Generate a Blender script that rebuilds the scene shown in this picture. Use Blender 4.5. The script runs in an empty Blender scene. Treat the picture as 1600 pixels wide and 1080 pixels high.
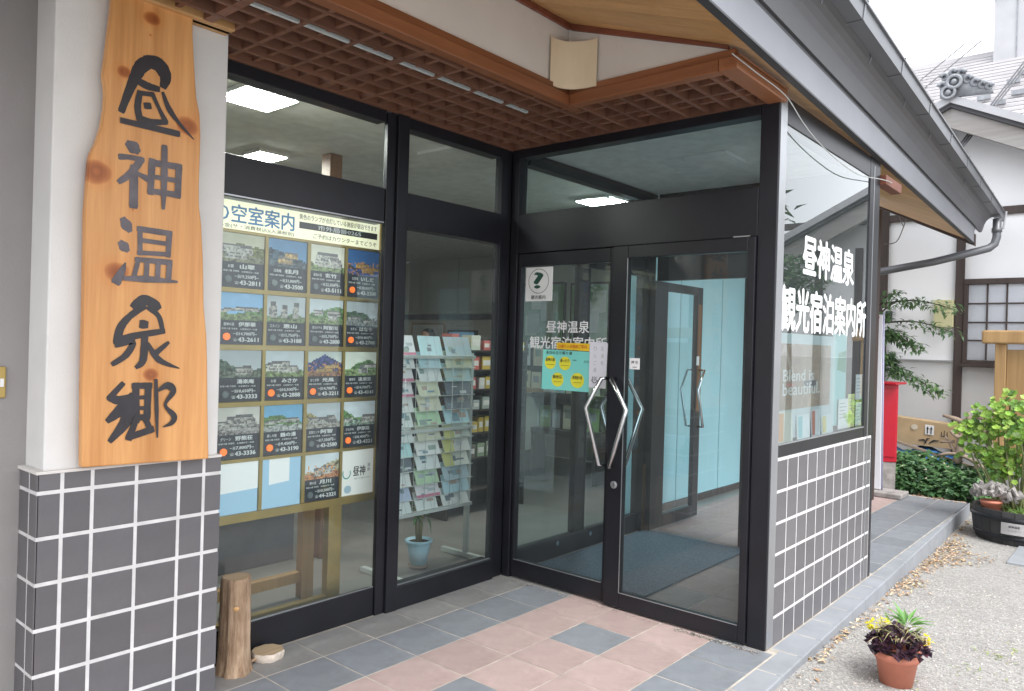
import bpy, math, random
from mathutils import Vector, Matrix
R = math.radians
random.seed(7)
scene = bpy.context.scene
col = scene.collection

# ------------------------------------------------------------------ camera
cam_d = bpy.data.cameras.new('camera')
cam = bpy.data.objects.new('camera', cam_d)
col.objects.link(cam)
cam_d.sensor_width = 36.0
cam_d.lens = 36.0 * 1187.6 / 1600.0
cam_d.clip_start = 0.05
cam_d.clip_end = 500.0
_h, _p, _r = R(40.4873), R(-0.0889), R(1.6162)
_d = Vector((math.cos(_h) * math.cos(_p), math.sin(_h) * math.cos(_p), math.sin(_p)))
_rt = Vector((math.sin(_h), -math.cos(_h), 0))
_up = _rt.cross(_d)
_x = math.cos(_r) * _rt + math.sin(_r) * _up
_y = -math.sin(_r) * _rt + math.cos(_r) * _up
_m = Matrix((_x, _y, -_d)).transposed().to_4x4()
cam.matrix_world = Matrix.Translation((-3.733, -3.228, 1.5)) @ _m
scene.camera = cam

# ------------------------------------------------------------------ world, sun, exposure
SUN_EL, SUN_AZ = R(58), R(-118)          # azimuth measured from +X towards +Y
world = bpy.data.worlds.new('World')
scene.world = world
world.use_nodes = True
wn, wl = world.node_tree.nodes, world.node_tree.links
wn.clear()
w_out = wn.new('ShaderNodeOutputWorld')
w_bg = wn.new('ShaderNodeBackground')
w_sky = wn.new('ShaderNodeTexSky')
w_sky.sky_type = 'NISHITA'
w_sky.sun_disc = False
w_sky.sun_elevation = SUN_EL
w_sky.sun_rotation = math.pi / 2 - SUN_AZ
w_sky.air_density = 1.0
w_sky.dust_density = 3.0
w_hs = wn.new('ShaderNodeHueSaturation')
w_hs.inputs['Saturation'].default_value = 0.22
w_mix = wn.new('ShaderNodeMix')
w_mix.data_type = 'RGBA'
w_mix.inputs['Factor'].default_value = 0.6
w_mix.inputs['B'].default_value = (9.4, 9.7, 10.2, 1)     # even cloud deck
w_bg.inputs['Strength'].default_value = 0.11
wl.new(w_sky.outputs[0], w_hs.inputs['Color'])
wl.new(w_hs.outputs[0], w_mix.inputs['A'])
wl.new(w_mix.outputs['Result'], w_bg.inputs[0])
wl.new(w_bg.outputs[0], w_out.inputs[0])
sun_d = bpy.data.lights.new('sun', 'SUN')
sun_d.energy = 1.0
sun_d.angle = R(25)
sun_d.color = (1.0, 0.97, 0.92)
sun = bpy.data.objects.new('sun', sun_d)
col.objects.link(sun)
sv = Vector((math.cos(SUN_EL) * math.cos(SUN_AZ), math.cos(SUN_EL) * math.sin(SUN_AZ), math.sin(SUN_EL)))
sun.rotation_euler = sv.to_track_quat('Z', 'Y').to_euler()
scene.view_settings.view_transform = 'Standard'
scene.view_settings.look = 'None'
scene.view_settings.exposure = 1.5
scene.view_settings.gamma = 1.0
scene.view_settings.use_curve_mapping = False
scene.cycles.max_bounces = 8
scene.cycles.transparent_max_bounces = 24
scene.cycles.use_denoising = True
scene.cycles.sample_clamp_indirect = 6.0

# ------------------------------------------------------------------ materials
MATS = {}
def new_mat(name):
    m = bpy.data.materials.new(name)
    m.use_nodes = True
    MATS[name] = m
    return m, m.node_tree.nodes, m.node_tree.links, m.node_tree.nodes['Principled BSDF']

def coords(n, l, scale=(1, 1, 1), kind='Object'):
    tc = n.new('ShaderNodeTexCoord')
    mp = n.new('ShaderNodeMapping')
    mp.inputs['Scale'].default_value = scale
    l.new(tc.outputs[kind], mp.inputs['Vector'])
    return mp.outputs['Vector']

def ramp(n, l, fac, stops):
    r = n.new('ShaderNodeValToRGB')
    while len(r.color_ramp.elements) < len(stops):
        r.color_ramp.elements.new(0.5)
    for e, (p, c) in zip(r.color_ramp.elements, stops):
        e.position = p
        e.color = tuple(c) + (1,) if len(c) == 3 else c
    l.new(fac, r.inputs[0])
    return r.outputs[0]

def noise(n, l, vec, scale, detail=4, rough=0.55):
    t = n.new('ShaderNodeTexNoise')
    t.inputs['Scale'].default_value = scale
    t.inputs['Detail'].default_value = detail
    t.inputs['Roughness'].default_value = rough
    l.new(vec, t.inputs['Vector'])
    return t.outputs['Fac']

def bump(n, l, b, h, strength=0.3, dist=0.003):
    bp = n.new('ShaderNodeBump')
    bp.inputs['Strength'].default_value = strength
    bp.inputs['Distance'].default_value = dist
    l.new(h, bp.inputs['Height'])
    l.new(bp.outputs[0], b.inputs['Normal'])

def mul(n, l, a, b_, blend='MULTIPLY', fac=1.0):
    x = n.new('ShaderNodeMix')
    x.data_type = 'RGBA'
    x.blend_type = blend
    x.inputs['Factor'].default_value = fac
    l.new(a, x.inputs['A'])
    if isinstance(b_, tuple):
        x.inputs['B'].default_value = b_
    else:
        l.new(b_, x.inputs['B'])
    return x.outputs['Result']

def surf(name, c, rough=0.6, metal=0.0, var=0.12, scale=6.0, bscale=90.0, bstr=0.15, dirt=0.0, rnd=0.0, stretch=(1, 1, 1), spec=0.5):
    """plain surface with cloudy tone variation, fine relief and an optional per-object tone"""
    m, n, l, b = new_mat(name)
    v = coords(n, l, stretch)
    f = noise(n, l, v, scale)
    lo = tuple(x * (1 - var) for x in c)
    hi = tuple(min(1, x * (1 + var)) for x in c)
    out = ramp(n, l, f, [(0.3, lo), (0.7, hi)])
    if dirt:
        f2 = noise(n, l, v, scale * 0.35, 7, 0.7)
        dm = ramp(n, l, f2, [(0.5, (1, 1, 1)), (0.78, (1 - dirt, 1 - dirt * 1.05, 1 - dirt * 1.15))])
        out = mul(n, l, out, dm)
    if rnd:
        oi = n.new('ShaderNodeObjectInfo')
        rr = ramp(n, l, oi.outputs['Random'], [(0, (1 - rnd,) * 3), (1, (1 + rnd * 0.6,) * 3)])
        out = mul(n, l, out, rr)
    l.new(out, b.inputs['Base Color'])
    b.inputs['Roughness'].default_value = rough
    b.inputs['Metallic'].default_value = metal
    b.inputs['Specular IOR Level'].default_value = spec
    if bstr:
        bump(n, l, b, noise(n, l, v, bscale, 3), bstr)
    return m

def wood(name, c1, c2, axis='X', rough=0.5, gs=26.0, rnd=0.12, knots=None):
    m, n, l, b = new_mat(name)
    st = {'X': (0.05, 1, 1), 'Y': (1, 0.05, 1), 'Z': (1, 1, 0.05)}[axis]
    v = coords(n, l, st)
    oi = n.new('ShaderNodeObjectInfo')
    va = n.new('ShaderNodeVectorMath')
    va.operation = 'ADD'
    sc = n.new('ShaderNodeVectorMath')
    sc.operation = 'SCALE'
    sc.inputs[0].default_value = (3.1, 5.7, 4.3)
    l.new(oi.outputs['Random'], sc.inputs['Scale'])
    l.new(v, va.inputs[0])
    l.new(sc.outputs[0], va.inputs[1])
    f = noise(n, l, va.outputs[0], gs, 6, 0.65)
    f2 = noise(n, l, va.outputs[0], gs * 0.2, 2)
    out = ramp(n, l, f, [(0.3, c1), (0.7, c2)])
    tone = ramp(n, l, f2, [(0.3, (0.85, 0.83, 0.8)), (0.7, (1.06, 1.06, 1.06))])
    out = mul(n, l, out, tone)
    rr = ramp(n, l, oi.outputs['Random'], [(0, (1 - rnd,) * 3), (1, (1 + rnd * .5,) * 3)])
    out = mul(n, l, out, rr)
    if knots:
        pos = n.new('ShaderNodeNewGeometry').outputs['Position']
        warp = n.new('ShaderNodeTexNoise')
        warp.inputs['Scale'].default_value = 9
        l.new(pos, warp.inputs['Vector'])
        for (kx, kz, kr, ky) in knots:
            dv = n.new('ShaderNodeVectorMath')
            dv.operation = 'SUBTRACT'
            l.new(pos, dv.inputs[0])
            dv.inputs[1].default_value = (kx, ky, kz)
            sv_ = n.new('ShaderNodeVectorMath')
            sv_.operation = 'MULTIPLY'
            sv_.inputs[1].default_value = (1, 0, 1.15)
            l.new(dv.outputs[0], sv_.inputs[0])
            ln = n.new('ShaderNodeVectorMath')
            ln.operation = 'LENGTH'
            l.new(sv_.outputs[0], ln.inputs[0])
            ad = n.new('ShaderNodeMath')
            ad.operation = 'MULTIPLY_ADD'
            ad.inputs[1].default_value = 0.035
            l.new(warp.outputs['Fac'], ad.inputs[0])
            l.new(ln.outputs['Value'], ad.inputs[2])
            dvd = n.new('ShaderNodeMath')
            dvd.operation = 'DIVIDE'
            dvd.inputs[1].default_value = kr * 1.7 + 0.02
            l.new(ad.outputs[0], dvd.inputs[0])
            mask = ramp(n, l, dvd.outputs[0], [(0.0, (0.42, 0.24, 0.15)), (0.2, (0.60, 0.36, 0.24)), (0.32, (0.46, 0.27, 0.17)), (0.46, (0.60, 0.37, 0.25)), (0.56, (0.80, 0.62, 0.48)), (0.62, (1, 0.92, 0.82)), (1.0, (1, 1, 1))])
            out = mul(n, l, out, mask)
    l.new(out, b.inputs['Base Color'])
    b.inputs['Roughness'].default_value = rough
    bump(n, l, b, f, 0.25, 0.0015)
    return m

def printed(name, rough=0.5, emit=0.0, transl=0.0, var=0.0):
    """flat print: colours come from the faces themselves"""
    m, n, l, b = new_mat(name)
    a = n.new('ShaderNodeVertexColor')
    a.layer_name = 'Col'
    out = a.outputs['Color']
    if var:
        v = coords(n, l)
        out = mul(n, l, out, ramp(n, l, noise(n, l, v, 40, 3), [(0.3, (1 - var,) * 3), (0.7, (1 + var,) * 3)]))
    l.new(out, b.inputs['Base Color'])
    b.inputs['Roughness'].default_value = rough
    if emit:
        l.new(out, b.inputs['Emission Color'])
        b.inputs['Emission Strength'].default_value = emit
    if transl:
        t = n.new('ShaderNodeBsdfTranslucent')
        l.new(out, t.inputs['Color'])
        ms = n.new('ShaderNodeMixShader')
        ms.inputs[0].default_value = transl
        l.new(b.outputs[0], ms.inputs[1])
        l.new(t.outputs[0], ms.inputs[2])
        l.new(ms.outputs[0], n['Material Output'].inputs[0])
    return m

def glass(name, tint, ior=1.5, rough=0.0, gain=1.0, haze=0.0):
    m, n, l, b = new_mat(name)
    n.remove(b)
    t = n.new('ShaderNodeBsdfTransparent')
    t.inputs[0].default_value = tint + (1,)
    g = n.new('ShaderNodeBsdfGlossy')
    g.inputs['Roughness'].default_value = rough
    g.inputs['Color'].default_value = (0.97, 1.0, 1.0, 1)
    f = n.new('ShaderNodeFresnel')
    f.inputs['IOR'].default_value = ior
    mm = n.new('ShaderNodeMath')
    mm.operation = 'MULTIPLY'
    mm.use_clamp = True
    mm.inputs[1].default_value = gain
    l.new(f.outputs[0], mm.inputs[0])
    ms = n.new('ShaderNodeMixShader')
    l.new(mm.outputs[0], ms.inputs[0])
    l.new(t.outputs[0], ms.inputs[1])
    l.new(g.outputs[0], ms.inputs[2])
    if haze:                                                    # uneven pale veil mixed into the pane to imitate reflected haze
        df = n.new('ShaderNodeBsdfDiffuse')
        df.inputs[0].default_value = (0.72, 0.82, 0.84, 1)
        v = coords(n, l)
        fm = ramp(n, l, noise(n, l, v, 2.6, 6, 0.65), [(0.3, (haze * .6,) * 3), (0.7, (haze * 1.5,) * 3)])
        m2 = n.new('ShaderNodeMixShader')
        l.new(fm, m2.inputs[0]); l.new(ms.outputs[0], m2.inputs[1]); l.new(df.outputs[0], m2.inputs[2])
        ms = m2
    l.new(ms.outputs[0], n['Material Output'].inputs[0])
    return m

def lamp_mat(name, c, s):
    m, n, l, b = new_mat(name)
    b.inputs['Base Color'].default_value = c + (1,)
    b.inputs['Emission Color'].default_value = c + (1,)
    b.inputs['Emission Strength'].default_value = s
    return m

surf('black_metal', (0.0145, 0.015, 0.020), 0.36, 0.2, 0.25, 3, 200, 0.04, dirt=0.3)
surf('black_rubber', (0.02, 0.02, 0.02), 0.7)
surf('aluminium', (0.42, 0.43, 0.45), 0.35, 0.8, 0.06, 4, 150, 0.03)
surf('chrome', (0.75, 0.76, 0.78), 0.16, 1.0, 0.03, 4, 200, 0.0)
surf('white_plaster', (0.74, 0.735, 0.72), 0.85, 0, 0.05, 2.2, 160, 0.35, dirt=0.12)
surf('upper_plaster', (0.70, 0.68, 0.65), 0.85, 0, 0.05, 2.2, 160, 0.3, dirt=0.08)
surf('grey_render', (0.30, 0.285, 0.28), 0.85, 0, 0.06, 2.0, 120, 0.3, dirt=0.08)
surf('grout', (0.68, 0.67, 0.67), 0.85, 0, 0.10, 12, 120, 0.3, dirt=0.22)
surf('grey_tile', (0.132, 0.127, 0.135), 0.38, 0, 0.14, 5, 260, 0.15, dirt=0.16, rnd=0.14)
surf('floor_grey', (0.255, 0.252, 0.25), 0.58, 0, 0.13, 9, 220, 0.3, dirt=0.3, rnd=0.12)
surf('floor_blue', (0.205, 0.22, 0.245), 0.58, 0, 0.13, 9, 220, 0.3, dirt=0.26, rnd=0.12)
surf('floor_pink', (0.405, 0.305, 0.29), 0.62, 0, 0.10, 9, 220, 0.3, dirt=0.26, rnd=0.09)
surf('floor_joint', (0.43, 0.39, 0.34), 0.9, 0, 0.3, 9, 150, 0.3)
surf('kerb_stone', (0.27, 0.285, 0.31), 0.7, 0, 0.10, 5, 160, 0.25, dirt=0.2, rnd=0.02)
surf('fascia_grey', (0.235, 0.24, 0.265), 0.45, 0.25, 0.06, 2, 120, 0.03, dirt=0.12)
surf('cove_grey', (0.125, 0.125, 0.135), 0.5, 0.25, 0.07, 2, 120, 0.03, dirt=0.15)
surf('gutter_grey', (0.165, 0.17, 0.185), 0.42, 0.3, 0.07, 2, 120, 0.03, dirt=0.15)
surf('dark_trim', (0.045, 0.045, 0.05), 0.5)
surf('roof_clay', (0.20, 0.20, 0.21), 0.4, 0, 0.2, 8, 90, 0.3, rnd=0.2)
surf('pale_slate', (0.47, 0.455, 0.465), 0.6, 0, 0.06, 3, 60, 0.15, dirt=0.1, rnd=0.05)
surf('pale_metal', (0.40, 0.40, 0.42), 0.45, 0.1, 0.05, 3, 60, 0.05, dirt=0.1)
surf('ornament_grey', (0.24, 0.25, 0.27), 0.5, 0, 0.25, 12, 50, 0.4)
surf('house_white', (0.84, 0.84, 0.86), 0.85, 0, 0.03, 1.5, 100, 0.15, dirt=0.05)
surf('house_grey', (0.60, 0.60, 0.61), 0.85, 0, 0.05, 1.5, 100, 0.2, dirt=0.12)
surf('room_wall', (0.66, 0.65, 0.56), 0.85, 0, 0.05, 2)
surf('room_ceiling', (0.80, 0.82, 0.80), 0.9, 0, 0.10, 9, 60, 0.6)
surf('room_floor', (0.24, 0.235, 0.22), 0.35, 0, 0.1, 4)
surf('walkway_wall', (0.40, 0.67, 0.73), 0.8, 0, 0.04, 1.4, 90, 0.1, dirt=0.1)
surf('mat_blue', (0.11, 0.165, 0.22), 0.95, 0, 0.25, 60, 300, 0.9)
surf('brass', (0.42, 0.30, 0.10), 0.38, 0.55, 0.12, 6, 150, 0.05)
surf('white_metal', (0.62, 0.68, 0.68), 0.4, 0.2, 0.05, 6)
surf('screen_paper', (0.90, 0.91, 0.94), 0.8, 0, 0.02, 3)
surf('paper_white', (0.80, 0.80, 0.80), 0.7, 0, 0.03, 8)
surf('terracotta', (0.56, 0.20, 0.13), 0.6, 0, 0.12, 7, 160, 0.2, dirt=0.3)
surf('soil', (0.06, 0.04, 0.03), 0.95, 0, 0.3, 40, 120, 0.9)
surf('pot_blue', (0.42, 0.66, 0.80), 0.45, 0, 0.05, 5)
surf('barrel_black', (0.035, 0.034, 0.036), 0.6, 0, 0.3, 9, 90, 0.4, rnd=0.2)
surf('label_steel', (0.45, 0.43, 0.43), 0.45, 0.3, 0.12, 14)
surf('red_paint', (0.46, 0.012, 0.03), 0.3, 0, 0.06, 4)
surf('card', (0.50, 0.36, 0.21), 0.85, 0, 0.08, 6, 60, 0.2)
surf('tarp', (0.05, 0.22, 0.55), 0.5, 0, 0.2, 7, 25, 0.6)
surf('stone', (0.30, 0.28, 0.27), 0.9, 0, 0.3, 14, 60, 0.8)
surf('cable_grey', (0.42, 0.43, 0.42), 0.5)
surf('wire_dark', (0.10, 0.10, 0.11), 0.6)
surf('cream_shade', (0.80, 0.70, 0.52), 0.6, 0, 0.04, 5)
surf('blind', (0.52, 0.55, 0.50), 0.6, 0, 0.03, 4)
surf('skin', (0.55, 0.34, 0.25), 0.55, 0, 0.05, 9)
surf('hair', (0.012, 0.010, 0.010), 0.45, 0, 0.2, 60)
surf('shirt', (0.12, 0.14, 0.20), 0.85, 0, 0.1, 20)
surf('dark_shelf', (0.04, 0.035, 0.03), 0.6)
surf('calligraphy_grey', (0.125, 0.112, 0.125), 0.5, 0, 0.3, 14, 140, 0.2)
surf('calligraphy', (0.028, 0.025, 0.030), 0.36, 0, 0.25, 14, 140, 0.2)
surf('vinyl_white', (0.82, 0.83, 0.83), 0.5, 0, 0.02, 4)
surf('ink', (0.03, 0.03, 0.03), 0.7, 0, 0, 4, bstr=0)
surf('ink_blue', (0.06, 0.27, 0.60), 0.6, 0, 0, 4, bstr=0)
surf('ink_white', (0.80, 0.80, 0.80), 0.6, 0, 0, 4, bstr=0)
surf('ink_red', (0.6, 0.12, 0.03), 0.6, 0, 0, 4, bstr=0)
surf('ink_grey', (0.40, 0.41, 0.42), 0.6, 0, 0, 4, bstr=0)
surf('driftwood', (0.30, 0.235, 0.185), 0.8, 0, 0.25, 10, 60, 0.6)
surf('bark', (0.10, 0.075, 0.055), 0.9, 0, 0.3, 18, 40, 0.8)
wood('lattice_wood', (0.150, 0.072, 0.045), (0.235, 0.110, 0.070), 'X', 0.55, 22, 0.18)
wood('beam_wood', (0.21, 0.078, 0.033), (0.31, 0.122, 0.052), 'X', 0.42, 30, 0.08)
wood('trim_wood', (0.17, 0.055, 0.032), (0.25, 0.085, 0.05), 'Y', 0.5, 30, 0.08)
wood('soffit_wood', (0.52, 0.29, 0.115), (0.62, 0.37, 0.16), 'Y', 0.5, 24, 0.10)
wood('sign_wood', (0.60, 0.265, 0.082), (0.83, 0.435, 0.165), 'Z', 0.42, 22, 0.0,
     knots=[(-2.447, 2.701, .034, -.27), (-2.539, 2.470, .030, -.27), (-2.295, 2.325, .052, -.27), (-2.625, 2.085, .055, -.27), (-2.545, 1.722, .05, -.27), (-2.412, 1.345, .034, -.27), (-2.40, 1.44, .016, -.27), (-2.449, 2.635, .008, -.27), (-2.497, 1.965, .008, -.27)])
wood('dark_timber', (0.045, 0.032, 0.030), (0.075, 0.055, 0.050), 'Z', 0.65, 20, 0.1)
wood('grey_timber', (0.30, 0.285, 0.275), (0.40, 0.38, 0.37), 'Y', 0.7, 20, 0.1)
wood('gate_wood', (0.33, 0.20, 0.085), (0.46, 0.30, 0.14), 'Z', 0.65, 18, 0.08)
wood('post_wood', (0.16, 0.075, 0.035), (0.24, 0.12, 0.055), 'Z', 0.5, 20, 0.08)
def bark_mat():
    m, n, l, b = new_mat('log_bark')
    v = coords(n, l, (1, 1, 0.16))
    v2 = coords(n, l, (1, 1, 0.5))
    f = noise(n, l, v, 30, 8, 0.7)
    f2 = noise(n, l, v2, 7, 4, 0.6)
    c = ramp(n, l, f, [(0.28, (.12, .07, .045)), (0.42, (.34, .23, .15)), (0.58, (.50, .37, .26)), (0.75, (.62, .50, .39))])
    c = mul(n, l, c, ramp(n, l, f2, [(0.35, (.65, .60, .55)), (0.65, (1.15, 1.12, 1.1))]))
    l.new(c, b.inputs['Base Color'])
    b.inputs['Roughness'].default_value = 0.9
    bump(n, l, b, f, 1.0, 0.012)
bark_mat()
wood('log_end', (0.40, 0.29, 0.18), (0.50, 0.38, 0.25), 'X', 0.8, 40, 0.05)
surf('birch_bark', (0.62, 0.54, 0.46), 0.8, 0, 0.25, 30, 60, 0.6)
printed('print', 0.5)
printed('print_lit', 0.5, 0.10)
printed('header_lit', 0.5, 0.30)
printed('leaf', 0.5, 0, 0.3)
printed('litter', 0.85)
printed('panel_print', 0.45)
glass('glass_tinted', (0.90, 0.965, 0.955), 1.5, gain=1.3, haze=0.03)
glass('glass_door', (0.82, 0.95, 0.975), 1.5, gain=1.35, haze=0.03)
glass('glass_side', (0.86, 0.95, 0.95), 1.5, gain=1.7, haze=0.03)
glass('glass_house', (0.97, 0.98, 1.0), 1.5, gain=0.8)
lamp_mat('lamp_panel', (1.0, 1.0, 0.93), 42.0)
lamp_mat('lamp_orange', (0.95, 0.17, 0.02), 0.35)
surf('lamp_off', (0.16, 0.20, 0.21), 0.4)

def gravel_mat():
    m, n, l, b = new_mat('gravel_ground')
    v = coords(n, l)
    vo = n.new('ShaderNodeTexVoronoi')
    vo.inputs['Scale'].default_value = 105
    l.new(v, vo.inputs['Vector'])
    c1 = ramp(n, l, vo.outputs['Color'], [(0.1, (0.25, 0.24, 0.235)), (0.5, (0.345, 0.337, 0.33)), (0.9, (0.45, 0.44, 0.43))])
    big = ramp(n, l, noise(n, l, v, 0.9, 6, 0.7), [(0.3, (0.80, 0.79, 0.77)), (0.7, (1.08, 1.07, 1.05))])
    fine = ramp(n, l, noise(n, l, v, 260, 2), [(0.3, (0.75, 0.75, 0.75)), (0.7, (1.15, 1.15, 1.15))])
    l.new(mul(n, l, mul(n, l, c1, big), fine), b.inputs['Base Color'])
    b.inputs['Roughness'].default_value = 0.9
    bump(n, l, b, vo.outputs['Distance'], 0.8, 0.006)
gravel_mat()

# ------------------------------------------------------------------ mesh helpers
WLOC = {}
class MB:
    def __init__(self):
        self.v, self.f, self.c = [], [], []
    def _add(self, vs, fs, c=(1, 1, 1)):
        k = len(self.v)
        self.v += [tuple(p) for p in vs]
        for f in fs:
            self.f.append([i + k for i in f])
            self.c.append(c)
    def box(self, x0, x1, y0, y1, z0, z1, c=(1, 1, 1)):
        x0, x1 = sorted((x0, x1)); y0, y1 = sorted((y0, y1)); z0, z1 = sorted((z0, z1))
        self._add([(x0, y0, z0), (x1, y0, z0), (x1, y1, z0), (x0, y1, z0), (x0, y0, z1), (x1, y0, z1), (x1, y1, z1), (x0, y1, z1)],
                  [(0, 3, 2, 1), (4, 5, 6, 7), (0, 1, 5, 4), (1, 2, 6, 5), (2, 3, 7, 6), (3, 0, 4, 7)], c)
        return self
    def hexa(self, p, c=(1, 1, 1)):
        self._add(p, [(0, 3, 2, 1), (4, 5, 6, 7), (0, 1, 5, 4), (1, 2, 6, 5), (2, 3, 7, 6), (3, 0, 4, 7)], c)
        return self
    def poly(self, pts, c=(1, 1, 1)):
        self._add(pts, [tuple(range(len(pts)))], c)
        return self
    def extrude(self, pts, vec, c=(1, 1, 1)):
        n = len(pts); vec = Vector(vec)
        a = [Vector(p) for p in pts]; b = [p + vec for p in a]
        self._add(a + b, [tuple(range(n))[::-1], tuple(range(n, 2 * n))] + [(i, (i + 1) % n, n + (i + 1) % n, n + i) for i in range(n)], c)
        return self
    def tube(self, path, r, n=8, c=(1, 1, 1), caps=True, jit=0.0):
        P = [Vector(p) for p in path]
        rs = r if isinstance(r, (list, tuple)) else [r] * len(P)
        vs, fs = [], []
        prev = None
        for i, p in enumerate(P):
            t = (P[min(i + 1, len(P) - 1)] - P[max(i - 1, 0)]).normalized()
            if prev is None:
                a = t.orthogonal().normalized()
            else:
                a = (prev - t * prev.dot(t)).normalized()
            prev = a
            b = t.cross(a)
            for k in range(n):
                q = 2 * math.pi * k / n
                rr = rs[i] * (1 + (random.uniform(-jit, jit) if jit else 0))
                vs.append(p + (a * math.cos(q) + b * math.sin(q)) * rr)
        for i in range(len(P) - 1):
            for k in range(n):
                fs.append((i * n + k, i * n + (k + 1) % n, (i + 1) * n + (k + 1) % n, (i + 1) * n + k))
        if caps:
            fs.append(tuple(range(n))[::-1]); fs.append(tuple(range((len(P) - 1) * n, len(P) * n)))
        self._add(vs, fs, c)
        return self
    def lathe(self, prof, ctr, n=28, c=(1, 1, 1), ang=None):
        vs, fs = [], []
        a0, a1 = ang or (0, 2 * math.pi)
        full = ang is None
        m = n if full else n + 1
        for (r, z) in prof:
            for k in range(m):
                q = a0 + (a1 - a0) * k / n
                vs.append((ctr[0] + r * math.cos(q), ctr[1] + r * math.sin(q), ctr[2] + z))
        for i in range(len(prof) - 1):
            for k in range(n):
                k2 = (k + 1) % m
                fs.append((i * m + k, i * m + k2, (i + 1) * m + k2, (i + 1) * m + k))
        self._add(vs, fs, c)
        return self
    def mesh(self, name, mat, smooth=False):
        me = bpy.data.meshes.new(name)
        me.from_pydata(self.v, [], self.f)
        me.materials.append(MATS[mat])
        ca = me.color_attributes.new('Col', 'FLOAT_COLOR', 'CORNER')
        buf = []
        for f, c in zip(self.f, self.c):
            buf += (list(c) + [1.0]) * len(f)
        ca.data.foreach_set('color', buf)
        if smooth:
            me.polygons.foreach_set('use_smooth', [True] * len(me.polygons))
        me.update()
        return me
    def build(self, name, mat, parent=None, bevel=0.0, smooth=False, loc=None):
        return place(name, self.mesh(name, mat, smooth), parent, bevel, loc)

def place(name, me, parent=None, bevel=0.0, loc=None, rot=None):
    o = bpy.data.objects.new(name, me)
    col.objects.link(o)
    if loc is not None:
        o.location = loc
    if rot is not None:
        o.rotation_euler = rot
    adopt(o, parent)
    if bevel:
        b = o.modifiers.new('edge', 'BEVEL')
        b.width = bevel
        b.segments = 2
        b.limit_method = 'ANGLE'
    return o

def adopt(o, parent):
    WLOC[o.name] = Matrix.LocRotScale(o.location, o.rotation_euler, o.scale)
    if parent is not None:
        o.parent = parent
        o.matrix_parent_inverse = WLOC[parent.name].inverted()

def tag(o, label=None, cat=None, group=None, kind=None):
    if label: o['label'] = label
    if cat: o['category'] = cat
    if group: o['group'] = group
    if kind: o['kind'] = kind
    return o

def thing(name, label, cat, loc=(0, 0, 0), group=None):
    o = bpy.data.objects.new(name, None)
    o.empty_display_size = 0.1
    col.objects.link(o)
    o.location = loc
    WLOC[o.name] = Matrix.Translation(loc)
    return tag(o, label, cat, group)

def B(x0, x1, y0, y1, z0, z1, c=(1, 1, 1)):
    return MB().box(x0, x1, y0, y1, z0, z1, c)

_tx = {}
def text_geo(body, bold):
    k = (body, bold)
    if k not in _tx:
        c = bpy.data.curves.new('t', 'FONT')
        c.body = body
        c.offset = bold
        c.resolution_u = 2
        o = bpy.data.objects.new('t', c)
        col.objects.link(o)
        dg = bpy.context.evaluated_depsgraph_get()
        me = bpy.data.meshes.new_from_object(o.evaluated_get(dg))
        vs = [v.co.copy() for v in me.vertices]
        fs = [tuple(p.vertices) for p in me.polygons]
        bpy.data.objects.remove(o); bpy.data.curves.remove(c); bpy.data.meshes.remove(me)
        xs = [v.x for v in vs]; ys = [v.y for v in vs]
        _tx[k] = (vs, fs, min(xs), max(xs), min(ys), max(ys))
    return _tx[k]

def text_into(mb, body, origin, u, v, w, h, c=(1, 1, 1), bold=0.0):
    """glyphs stretched into the box w x h whose lower corner is origin, along unit vectors u and v"""
    extra = bold                       # heavy type: the same glyphs thickened by small shifts
    vs, fs, x0, x1, y0, y1 = text_geo(body, 0.0)
    o, u, v = Vector(origin), Vector(u), Vector(v)
    sx = w / max(1e-6, x1 - x0); sy = h / max(1e-6, y1 - y0)
    nrm = u.cross(v)
    sh = [(0, 0)] if not extra else [(-extra, 0), (extra, 0), (0, -extra * .7), (0, extra * .7), (0, 0)]
    for k, (a, b) in enumerate(sh):
        q = o + nrm * (.00015 * k)
        mb._add([q + u * ((p.x + a - x0) * sx) + v * ((p.y + b - y0) * sy) for p in vs], fs, c)
    return mb

AX, AZ = (1, 0, 0), (0, 0, 1)
BX = (0, -1, 0)

def jitter(c, a):
    k = random.uniform(1 - a, 1 + a)
    return tuple(min(1, max(0, x * k * random.uniform(1 - a * .4, 1 + a * .4))) for x in c)

def leaf(mb, p, d, up, L, Wd, c, fold=0.25):
    """one leaf: two faces folded along the midrib, pointed at the tip"""
    d = Vector(d).normalized(); s = d.cross(Vector(up))
    if s.length < 1e-4: s = d.orthogonal()
    s.normalize(); nrm = s.cross(d)
    p = Vector(p)
    a = p; m = p + d * L * 0.5 - nrm * L * 0.06; t = p + d * L - nrm * L * 0.2
    l1 = p + d * L * 0.38 + s * Wd * .5 + nrm * Wd * fold
    r1 = p + d * L * 0.38 - s * Wd * .5 + nrm * Wd * fold
    mb._add([a, r1, t, l1, m], [(0, 1, 4), (1, 2, 4), (0, 4, 3), (4, 2, 3)], c)
def rdir(zmin=-1, zmax=1):
    q = random.uniform(0, 2 * math.pi); z = random.uniform(zmin, zmax); r = math.sqrt(max(0, 1 - z * z))
    return Vector((r * math.cos(q), r * math.sin(q), z))

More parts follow.
